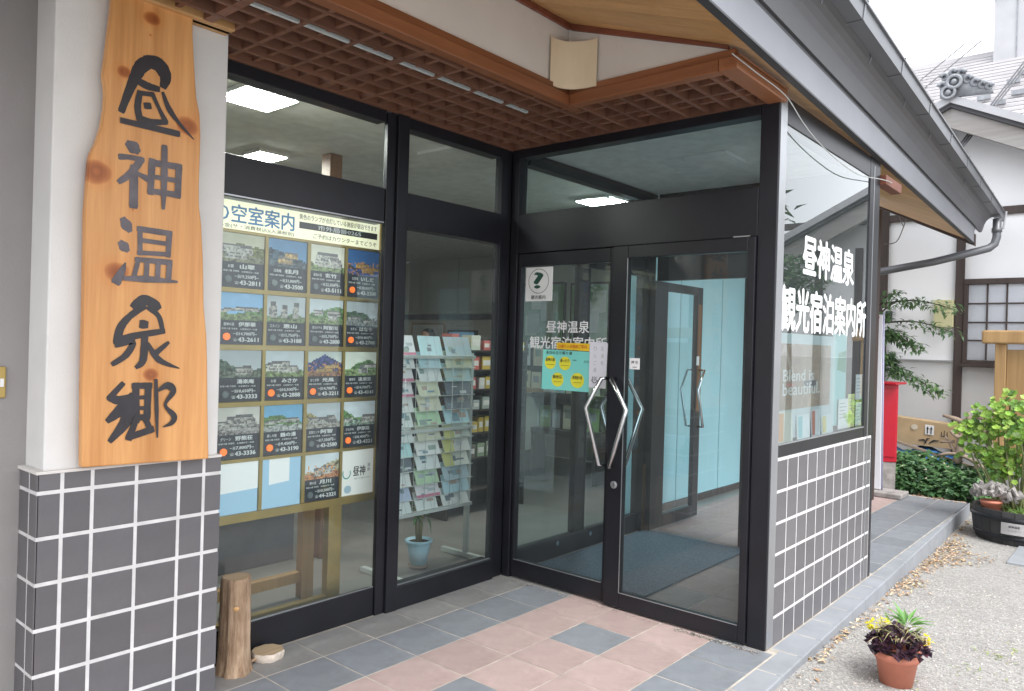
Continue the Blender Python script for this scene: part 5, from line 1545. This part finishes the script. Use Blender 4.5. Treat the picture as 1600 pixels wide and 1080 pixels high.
def build_greens():
    g = MB()
    for k in range(3400):
        u, v = random.random(), random.random()
        x = 5.62 + 1.0 * u; y = -.60 - 1.30 * v
        hmax = .13 + .32 * min(1, u * 2.2 + .12) * (.75 + .25 * math.sin(y * 5 + x * 3)) - (.10 if y > -.75 else 0)
        z = -.10 + hmax * math.sqrt(random.random())
        d = Vector((random.uniform(-1, .35), random.uniform(-.8, .8), random.uniform(-.45, .35)))
        c = random.choice([(.060, .14, .055), (.08, .19, .07), (.11, .23, .085), (.14, .26, .11), (.045, .11, .05)])
        leaf(g, (x, y, z), d, (random.uniform(-.4, .1), 0, 1), random.uniform(.06, .10), random.uniform(.05, .08), jitter(c, .2), .12)
    tag(g.build('ground_cover', 'leaf', None), kind='stuff')
    f = MB()
    for k in range(15):
        y = -.62 - 1.25 * random.random(); x = 5.66 + .5 * random.random()
        flower4(f, (x, y, .02 + .32 * min(1, (x - 5.6) * 2.2)), .025)
    tag(f.build('white_blossom', 'leaf', None), kind='stuff')
    # maple sprays reaching out from the left
    t = thing('maple_tree', 'slender tree with layered leafy sprays against the white house wall', 'tree', (6.9, -.35, -.13))
    tr = MB().tube(spline([(6.9, -.30, -.13), (6.86, -.34, .6), (6.82, -.42, 1.3), (6.78, -.40, 2.2), (6.75, -.30, 3.0)], 4), [.05] * 5 + [.042] * 4 + [.034] * 4 + [.022] * 4, 8)
    trk = tr.build('trunk', 'bark', t, 0, True)
    cr = MB(); br = MB()
    for (y1, z1, z0, n) in ((-1.40, 2.05, 2.15, 130), (-.98, 2.16, 2.0, 90), (-1.02, 1.58, 1.75, 230), (-1.40, 1.78, 1.9, 120), (-1.25, 1.06, 1.32, 230), (-.85, 1.25, 1.35, 210), (-.72, 1.75, 1.65, 230), (-.75, 2.25, 2.1, 60), (-.70, 1.45, 1.4, 240), (-.68, .95, 1.1, 200), (-.62, 1.95, 1.9, 160)):
        a, b = Vector((6.82, -.42, z0)), Vector((6.35 + random.uniform(-.1, .1), y1, z1))
        mid = (a + b) / 2 + Vector((0, 0, .08))
        path = spline([tuple(a), tuple(mid), tuple(b)], 6)
        br.tube(path, [.012 * (1 - i / (len(path) + 1)) + .002 for i in range(len(path))], 5, (.10, .08, .06))
        for k in range(n):
            u = .25 + .75 * random.random() ** .7
            p = Vector(path[min(len(path) - 1, int(u * (len(path) - 1)))]) + Vector((random.uniform(-.12, .12), random.uniform(-.10, .10), random.uniform(-.07, .05)))
            d = Vector((random.uniform(-.5, .4), random.uniform(-1, .3), random.uniform(-.5, .15)))
            leaf(cr, p, d, (0, 0, 1), random.uniform(.06, .10), random.uniform(.024, .042), jitter(random.choice([(.10, .20, .08), (.15, .27, .11), (.08, .155, .075), (.20, .32, .14)]), .2), .1)
    br.build('branch', 'leaf', t, 0, True)
    cr.build('leaves', 'leaf', t)
build_greens()

def build_shrub():
    t = thing('garden_tree', 'small round headed garden tree by the neighbour house wall', 'tree', (6.3, -4.0, -.13))
    MB().tube([(6.3, -4.0, -.14), (6.32, -4.0, 1.0), (6.3, -4.02, 2.2)], [.05, .04, .02], 7).build('trunk', 'bark', t, 0, True)
    c = MB()
    for k in range(1300):
        d = rdir() * (.5 * random.random() ** .5)
        p = Vector((6.3, -4.02, 2.42)) + Vector((d.x, d.y, d.z * .8))
        leaf(c, p, rdir(-.6, .6), (0, 0, 1), random.uniform(.07, .12), random.uniform(.04, .06), jitter(random.choice([(.08, .19, .06), (.13, .26, .09), (.06, .13, .05)]), .2), .1)
    c.build('crown', 'leaf', t)
build_shrub()

def build_clutter():
    b = thing('cardboard_box', 'long flat brown cardboard box with a white arrow label behind the ground cover', 'box', (6.9, -.95, .4))
    q = MB().hexa([(6.9, -.62, .38), (6.9, -1.36, .36), (7.15, -1.36, .36), (7.15, -.62, .38), (6.92, -.62, .715), (6.92, -1.36, .655), (7.17, -1.36, .655), (7.17, -.62, .715)])
    q.build('carton', 'card', b, .004)
    s = MB(); s.poly([(6.897, -1.00, .52), (6.897, -1.10, .515), (6.905, -1.10, .635), (6.905, -1.00, .64)], (.8, .8, .8)); s.build('label', 'print', b)
    s = MB()
    for y in (-1.03, -1.07):
        s.poly([(6.889, y + .006, .53), (6.889, y - .006, .53), (6.895, y - .006, .59), (6.895, y + .006, .59)]); s.poly([(6.893, y + .016, .585), (6.893, y - .016, .585), (6.897, y, .622)])
    s.build('arrow', 'ink', b)
    s = MB(); disc(s, lambda a, c: (6.898, a, c), -.88, .60, .04, .034, (.70, .62, .50), 14); s.build('round_label', 'print', b)
    s = MB()
    text_into(s, '山', (6.896, -1.18, .50), BX, AZ, .07, .085, bold=.01)
    for pts in ([(-.93, .44), (-.99, .45), (-1.02, .41)], [(-1.0, .40), (-1.03, .47), (-1.06, .47)], [(-1.05, .41), (-1.10, .45), (-1.16, .45)]):
        s.tube([(6.896, y, z) for y, z in pts], [.006, .010, .004], 5)
    s.build('marking', 'ink', b)
    tp = MB(); n = 9
    vs = [(6.66 + .12 * j, -.62 - .10 * i, .17 + .05 * math.sin(i * 1.3 + j) + .05 * j) for i in range(n) for j in range(4)]
    tp._add(vs, [(i * 4 + j, i * 4 + j + 1, (i + 1) * 4 + j + 1, (i + 1) * 4 + j) for i in range(n - 1) for j in range(3)])
    o = tag(tp.build('blue_tarpaulin', 'tarp', None, 0, True), 'crumpled blue tarpaulin showing between the leaves under the cardboard box', 'tarpaulin')
    sm = o.modifiers.new('thick', 'SOLIDIFY'); sm.thickness = .01
    pl = MB().hexa([(6.55, -.66, .44), (6.55, -1.72, .16), (6.60, -1.72, .16), (6.60, -.66, .44), (6.55, -.66, .47), (6.55, -1.72, .19), (6.60, -1.72, .19), (6.60, -.66, .47)])
    tag(pl.build('grey_plank', 'driftwood', None, .004), 'long weathered board sloping down in front of the cardboard box', 'plank')
    d = thing('driftwood', 'tangle of bare grey driftwood branches in front of the timber post', 'driftwood', (6.5, -1.55, .1))
    Bs = [([(6.5, -1.43, .25), (6.48, -1.46, .5), (6.5, -1.50, .70), (6.5, -1.42, .76), (6.5, -1.27, .80)], [.05, .04, .035, .028, .016]),
          ([(6.48, -1.36, .62), (6.46, -1.45, .56), (6.45, -1.60, .60), (6.44, -1.72, .66), (6.4, -1.86, .69)], [.018, .026, .028, .026, .022]),
          ([(6.5, -1.44, .72), (6.5, -1.55, .78), (6.5, -1.66, .80), (6.5, -1.76, .74)], [.024, .024, .02, .022]),
          ([(6.5, -1.76, .80), (6.5, -1.74, .62), (6.52, -1.78, .45)], [.026, .03, .03]),
          ([(6.5, -1.53, .86), (6.5, -1.53, .62)], [.022, .024]),
          ([(6.45, -1.25, .33), (6.45, -1.40, .36), (6.42, -1.58, .32), (6.4, -1.75, .20), (6.4, -1.85, .12)], [.014, .022, .026, .026, .02]),
          ([(6.46, -1.42, .38), (6.44, -1.60, .42), (6.42, -1.74, .36), (6.4, -1.80, .22)], [.016, .022, .024, .02]),
          ([(6.5, -1.30, .55), (6.5, -1.37, .45), (6.48, -1.43, .34)], [.012, .018, .024]),
          ([(6.5, -1.25, .48), (6.5, -1.40, .50)], [.012, .018]), ([(6.5, -1.72, .55), (6.5, -1.80, .40), (6.5, -1.82, .20)], [.03, .034, .03])]
    for p, r in Bs:
        s = spline([tuple(a) + (b,) for a, b in zip(p, r)], 4)
        MB().tube([q[:3] for q in s], [q[3] for q in s], 8, jit=.15).build('branch', 'driftwood', d, 0, True)
    g = thing('timber_frame', 'heavy yellowish timber board post with a thick cap beam behind the barrel', 'timber frame', (6.6, -2.2, -.13))
    B(6.55, 6.75, -3.3, -1.635, 1.665, 1.82).build('cap_beam', 'gate_wood', g, .02)
    B(6.60, 6.72, -1.875, -1.765, -.13, 1.664).build('post', 'gate_wood', g, .008)
    B(6.60, 6.72, -3.2, -3.08, -.13, 1.664).build('post', 'gate_wood', g, .008)
    for k in range(6):
        B(6.645, 6.675, -1.88 - .2 * (k + 1) + .003, -1.88 - .2 * k, .2, 1.60).build('plank', 'gate_wood', g, .003)
build_clutter()

def build_barrel():
    cx, cy, z0 = 4.50, -2.30, -.135
    t = thing('barrel_planter', 'low black half barrel planter with a grey name plate on its side', 'planter', (cx, cy, z0))
    n = 24
    for k in range(n):                                          # staves
        a0, a1 = 2 * math.pi * (k + .02) / n, 2 * math.pi * (k + .98) / n
        q = MB()
        prof = [(0, .345), (.10, .372), (.20, .385), (.29, .380)]
        V = []
        for z, r in prof:
            for a, rr in ((a0, r), (a1, r), (a1, r - .03), (a0, r - .03)):
                V.append((cx + rr * math.cos(a), cy + rr * math.sin(a), z0 + z))
        F = [(0, 3, 2, 1), (12, 13, 14, 15)] + [(4 * i + j, 4 * i + (j + 1) % 4, 4 * (i + 1) + (j + 1) % 4, 4 * (i + 1) + j) for i in range(3) for j in range(4)]
        q._add(V, F)
        q.build('stave', 'barrel_black', t)
    for z, r in ((.045, .364), (.205, .390)):
        MB().lathe([(r - .004, 0), (r + .004, .004), (r + .006, .036), (r - .004, .04)], (cx, cy, z0 + z), 40).build('hoop', 'black_metal', t, 0, True)
    MB().lathe([(0, .262), (.35, .255)], (cx, cy, z0), 30).build('soil', 'soil', t)
    ang = R(178)
    q = MB()
    for k in range(6):
        a, b = ang + R(-13 + k * 26 / 6), ang + R(-13 + (k + 1) * 26 / 6)
        q.hexa([(cx + r * math.cos(c), cy + r * math.sin(c), z0 + z) for z in (.105, .205) for c, r in ((a, .392), (b, .392), (b, .388), (a, .388))])
    pl = q.build('name_plate', 'label_steel', t)
    q = MB()
    text_into(q, '昼神温泉', (cx - .394, cy + .045, z0 + .165), BX, AZ, .085, .02, bold=.02)
    text_into(q, 'ウェルカムガーデン', (cx - .3938, cy + .05, z0 + .135), BX, AZ, .10, .012)
    q.build('lettering', 'ink', pl)
    # stone and small pot on the soil
    s = thing('small_pot', 'small terracotta pot with a lumpy grey stone plant in the barrel', 'flower pot', (cx - .2, cy + .22, z0 + .25))
    MB().lathe([(0, 0), (.065, 0), (.085, .07), (.09, .07), (.09, .09), (.0, .085)], (cx - .19, cy + .205, z0 + .262), 20).build('pot', 'terracotta', s, 0, True)
    q = MB()
    for k in range(26):
        p = Vector((cx - .20 + random.uniform(-.08, .08), cy + .16 + random.uniform(-.15, .17), z0 + .36 + random.uniform(0, .10)))
        q.tube([p, p + rdir(-.2, 1) * .05, p + rdir(-.2, 1) * .09], [.02, .034, .012], 6, jit=.4)
    q.build('stone_rosette', 'stone', s, 0, False)
    g = thing('geranium_plant', 'tall bright yellow green leafy geranium with pink blooms growing from the barrel', 'plant', (cx, cy - .1, z0 + .26))
    st = MB(); lf = MB(); fl = MB()
    tops = [(-.1, .44, .86), (-.1, .38, .70), (-.08, .30, 1.02), (-.05, .10, 1.14), (.0, .05, .98), (.02, .20, .92), (-.1, .34, .86), (0, .30, .80), (-.05, -.05, 1.10), (0, .0, .80), (-.05, .12, .70), (.05, .18, .62), (-.02, .26, .62), (0, -.05, .66), (.05, -.25, 1.0), (-.02, .08, .52), (.0, .16, .50), (-.05, -.2, .75), (.1, -.3, .9), (-.1, .02, .88), (-.1, .15, 1.02)]
    for dx, dy, hz in tops:
        a = Vector((cx + dx * .4, cy + dy * .35, z0 + .25)); b = Vector((cx + dx, cy + dy, hz - .05))
        p = spline([tuple(a), tuple((a + b) / 2 + Vector((0, random.uniform(-.05, .05), 0))), tuple(b)], 4)
        st.tube(p, [.010 - .0005 * i for i in range(len(p))], 6, (.22, .24, .10))
        for k in range(34):
            r = rdir(-.8, 1) * (.14 * random.random() ** .6)
            q = b + Vector((r.x, r.y * 1.1, r.z * .9))
            d = rdir(-.2, .5); d.x -= .4
            c = jitter(random.choice([(.22, .38, .06), (.30, .48, .08), (.16, .30, .05), (.38, .54, .12), (.12, .22, .05)]), .15)
            # round scalloped leaf
            nr = Vector((-.6, random.uniform(-.5, .5), random.uniform(.3, 1))).normalized()
            u = nr.orthogonal().normalized(); v = nr.cross(u)
            rad = random.uniform(.022, .038)
            pts = [q + (u * math.cos(t_) + v * math.sin(t_)) * rad * (1 if j % 2 else .82) + nr * (.006 if j % 2 else 0) for j, t_ in enumerate([2 * math.pi * j / 10 for j in range(10)])]
            kk = len(lf.v); lf._add([q - nr * .006] + pts, [(0, 1 + j, 1 + (j + 1) % 10) for j in range(10)], c)
    for dx, dy, hz in ((-.1, .31, .955), (-.08, .25, .97), (.0, .12, .66), (0, -.02, .55)):
        for k in range(16):
            p = Vector((cx + dx, cy + dy, hz)) + rdir() * .026
            leaf(fl, p, rdir(-.3, 1), (0, 0, 1), .022, .018, jitter((.66, .20, .25) if hz > .8 else (.45, .07, .07), .2), .1)
    st.build('stem', 'leaf', g, 0, True); lf.build('leaves', 'leaf', g); fl.build('bloom', 'leaf', g)
    u = MB()
    for k in range(520):
        a = random.uniform(0, 2 * math.pi); r = .34 * math.sqrt(random.random())
        p = (cx + r * math.cos(a), cy + r * math.sin(a) - .05, z0 + .26)
        if p[1] > cy + .10: continue
        leaf(u, p, rdir(.2, 1), (0, 0, 1), random.uniform(.03, .09), .012, jitter(random.choice([(.20, .36, .08), (.32, .46, .12), (.14, .26, .07)]), .2), .1)
    tag(u.build('low_grass', 'leaf', None), kind='stuff')
build_barrel()

def pot_on(t, c, rb, rt, hgt, z):
    MB().lathe([(0, 0), (rb, 0), (rb + (rt - rb) * .78, hgt * .78), (rt + .004, hgt * .80), (rt + .008, hgt), (rt - .004, hgt), (rt - .012, hgt * .84), (0, hgt * .82)], (c[0], c[1], z), 32).build('pot', 'terracotta', t, 0, True)
    MB().lathe([(0, hgt * .87), (rt - .011, hgt * .86)], (c[0], c[1], z), 24).build('soil', 'soil', t)
def build_pots():
    c = (.185, -2.315); z = gz(c[0]) - .002
    t = thing('flower_pot', 'terracotta pot of dark purple leafy plant on the gravel by the kerb', 'flower pot', (c[0], c[1], z))
    pot_on(t, c, .070, .097, .155, z)
    lf = MB(); gr = MB()
    for k in range(230):
        a = random.uniform(0, 2 * math.pi); r = .125 * math.sqrt(random.random())
        p = Vector((c[0] + r * math.cos(a), c[1] + r * math.sin(a), z + .165 + .10 * (1 - (r / .13) ** 2) * random.uniform(.5, 1)))
        d = (Vector((math.cos(a) * .5, math.sin(a) * .5, random.uniform(-.5, .5))) + rdir() * .7)
        leaf(lf, p, d, (0, 0, 1), random.uniform(.028, .045), random.uniform(.032, .05), jitter(random.choice([(.055, .022, .042), (.035, .014, .032), (.09, .035, .055), (.07, .03, .04), (.02, .010, .018)]), .3), .2)
    for k in range(80):
        a = random.uniform(0, 2 * math.pi); r = .10 * math.sqrt(random.random())
        p = Vector((c[0] + r * math.cos(a), c[1] + r * math.sin(a), z + .22 + random.uniform(0, .05)))
        d = Vector((random.uniform(-1, .6), random.uniform(-.9, .5), random.uniform(-.6, .5)))
        leaf(gr, p, d, (0, 0, 1), random.uniform(.05, .09), .007, jitter(random.choice([(.40, .36, .20), (.34, .34, .15), (.50, .46, .30)]), .2), .1)
    lf.build('purple_leaves', 'leaf', t); gr.build('dry_stems', 'leaf', t)
    c = (.315, -2.30); z = gz(c[0]) - .002
    t = thing('flower_pot', 'half hidden terracotta pot of yellow flowers and long green leaves behind the purple plant', 'flower pot', (c[0], c[1], z))
    pot_on(t, c, .066, .092, .15, z)
    lf = MB(); fl = MB()
    for k in range(90):
        a = random.uniform(0, 2 * math.pi); r = .085 * math.sqrt(random.random())
        p = Vector((c[0] + r * math.cos(a), c[1] + r * math.sin(a), z + .16 + random.uniform(0, .08)))
        leaf(lf, p, rdir(-.1, .9), (0, 0, 1), random.uniform(.04, .07), random.uniform(.010, .018), jitter(random.choice([(.14, .28, .07), (.22, .36, .10), (.30, .40, .12)]), .2), .15)
    for k in range(15):
        p = Vector((c[0] + .02, c[1] - .02, z + .235))
        d = Vector((random.uniform(-.8, .8), random.uniform(-.9, .9), random.uniform(.0, .9)))
        leaf(lf, p + d * .02, d, (0, 0, 1), random.uniform(.08, .13), .024, jitter((.18, .36, .10), .2), .12)
    for (dx, dy, dz, cc, n) in ((-.10, .10, .235, (.74, .66, .03), 44), (-.06, .06, .245, (.74, .68, .05), 34), (-.03, -.11, .20, (.80, .66, .02), 34), (-.02, -.02, .245, (.78, .80, .84), 10), (-.05, -.06, .225, (.8, .8, .78), 8), (.03, -.1, .16, (.80, .62, .58), 12)):
        for k in range(n):
            p = Vector((c[0] + dx, c[1] + dy, z + dz)) + rdir() * .024
            leaf(fl, p, rdir(-.2, 1), (0, 0, 1), .022, .016, jitter(cc, .12), .1)
    lf.build('leaves', 'leaf', t); tag(fl.build('bloom', 'leaf', t), kind='stuff')
build_pots()

def build_litter():
    lt = MB()
    for k in range(2500):
        x = random.uniform(-.2, 5.0)
        big = math.exp(-((x - 3.3) / .55) ** 2) + .6 * math.exp(-((x - 2.1) / .22) ** 2)
        if random.random() > .10 + big: continue
        off = abs(random.gauss(0, 1)) * (.03 + .15 * math.exp(-((x - 3.4) / .5) ** 2) + .05 * math.exp(-((x - 2.1) / .25) ** 2))
        p = (x, kerb_y(x) - .012 - off, gz(x) + .004 + random.uniform(0, .012))
        d = rdir(-.15, .25)
        leaf(lt, p, d, (0, 0, 1), random.uniform(.022, .055), random.uniform(.008, .020), jitter(random.choice([(.46, .33, .20), (.56, .42, .27), (.38, .25, .15), (.62, .50, .34), (.30, .20, .13)]), .2), .2)
    for k in range(260):
        x = random.uniform(5.2, 5.75); y = random.uniform(-1.7, -.75)
        leaf(lt, (x, y, (.004 if x < 5.32 else -.12) + random.uniform(0, .01)), rdir(-.1, .3), (0, 0, 1), random.uniform(.03, .06), .016, jitter(random.choice([(.36, .17, .11), (.40, .26, .15), (.28, .12, .09)]), .2), .2)
    tag(lt.build('dry_leaves', 'litter', None), kind='stuff')
    gv = MB()
    for k in range(5200):
        if k % 3: x, y = random.uniform(-.5, 2.4), random.uniform(-3.0, -1.93)
        else: x, y = random.uniform(-.5, 4.6), random.uniform(-3.4, -1.93)
        if y > kerb_y(x) - .01: continue
        s = random.uniform(.003, .0075)
        c = jitter(random.choice([(.44, .43, .41), (.34, .33, .32), (.54, .52, .50), (.28, .27, .265), (.47, .42, .37)]), .12)
        o = [Vector((random.uniform(.6, 1.3) * s, 0, 0)), Vector((0, random.uniform(.6, 1.3) * s, 0)), Vector((0, 0, random.uniform(.4, .9) * s))]
        q = Matrix.Rotation(random.uniform(0, 6.3), 3, 'Z')
        p = Vector((x, y, gz(x) + .001))
        V = [p + q @ (o[0]), p + q @ (o[1]), p - q @ (o[0]), p - q @ (o[1]), p + o[2]]
        gv._add(V, [(0, 1, 4), (1, 2, 4), (2, 3, 4), (3, 0, 4)], c)
    tag(gv.build('loose_gravel', 'litter', None), kind='stuff')
    w = MB()
    for cx, cy, n, sp in ((.95, -2.62, 26, .05), (1.15, -2.72, 30, .07), (1.5, -2.9, 26, .05), (.62, -2.58, 14, .06), (.22, -2.32, 12, .05)):
        for k in range(n):
            leaf(w, (cx + random.gauss(0, sp), cy + random.gauss(0, sp), gz(cx)), rdir(.05, .8), (0, 0, 1), random.uniform(.02, .045), .008, jitter(random.choice([(.36, .42, .16), (.28, .36, .14), (.50, .50, .28)]), .2), .1)
    tag(w.build('weeds', 'leaf', None), kind='stuff')
    m = thing('cover_plate', 'flat grey stone cover plate set in the gravel near the barrel', 'cover plate', (3.75, -2.6, -.13))
    B(3.45, 4.15, -2.85, -2.33, -.14, -.118).build('plate', 'kerb_stone', m, .005)
    # grit blown against the door sill
    d = MB()
    for k in range(420):
        y = random.uniform(-1.75, -1.28) if k % 5 else random.uniform(-1.2, -.02)
        x = -.02 - abs(random.gauss(0, .018))
        leaf(d, (x - .012, y, .003), rdir(-.05, .3), (0, 0, 1), random.uniform(.006, .018), .007, jitter(random.choice([(.30, .27, .24), (.5, .46, .42), (.16, .14, .13)]), .2), .2)
    tag(d.build('door_grit', 'litter', None), kind='stuff')
    # hanging vine and cable end under the far eave
    v = thing('vine_sprig', 'small dark twig with curled leaves hanging under the far eave', 'twig', (7.2, -.6, 3.0))
    s = MB()
    s.tube(spline([(7.2, -.37, 2.976), (7.2, -.53, 3.0), (7.2, -.61, 3.18), (7.2, -.66, 3.32), (7.2, -.78, 3.34)], 4), .007, 5, (.16, .14, .13))
    s.tube(spline([(7.2, -.61, 3.2), (7.2, -.56, 3.34), (7.2, -.62, 3.42)], 4), .005, 5, (.16, .14, .13))
    for k in range(46):
        p = Vector((7.2 + random.uniform(-.05, .05), random.choice([-.58, -.64, -.78, -.80]) + random.gauss(0, .03), 3.34 + random.gauss(0, .04)))
        leaf(s, p, rdir(-1, .3), (0, 0, 1), random.uniform(.03, .05), .02, jitter((.10, .08, .09), .3), .2)
    s.build('twig', 'leaf', v)
build_litter()

# unseen trees round the yard, put in for the glazing to mirror
def build_trees():
    spots = [(11, -7.5, 5.5, 'dense green yard tree beside the neighbour house'), (14, -12, 7, 'tall broad yard tree past the neighbour house'), (-12, 3, 6, 'broad unseen tree added facing the shop window for its reflections'), (-14, -4, 7, 'tall unseen tree added facing the doors for their reflections'), (-6, -16, 7, 'unseen tree added across the forecourt for the glazing to mirror'), (3, -17, 7, 'large unseen tree added across the forecourt for the side window to mirror')]
    for (x, y, hh, lab) in spots:
        t = thing('yard_tree', lab, 'tree', (x, y, -.13), 'trees around the yard')
        MB().tube([(x, y, -.15), (x + .1, y, hh * .4), (x, y + .1, hh * .8)], [.18, .13, .05], 8).build('trunk', 'bark', t, 0, True)
        c = MB()
        for k in range(900):
            d = rdir() ; r = random.random() ** .4
            p = Vector((x, y, hh * .64)) + Vector((d.x * hh * .34, d.y * hh * .34, d.z * hh * .38)) * r
            leaf(c, p, rdir(-.6, .6), (0, 0, 1), random.uniform(.25, .45), random.uniform(.15, .26), jitter(random.choice([(.05, .11, .035), (.08, .16, .05), (.035, .08, .03), (.11, .19, .06)]), .2), .1)
        c.build('crown', 'leaf', t)
build_trees()
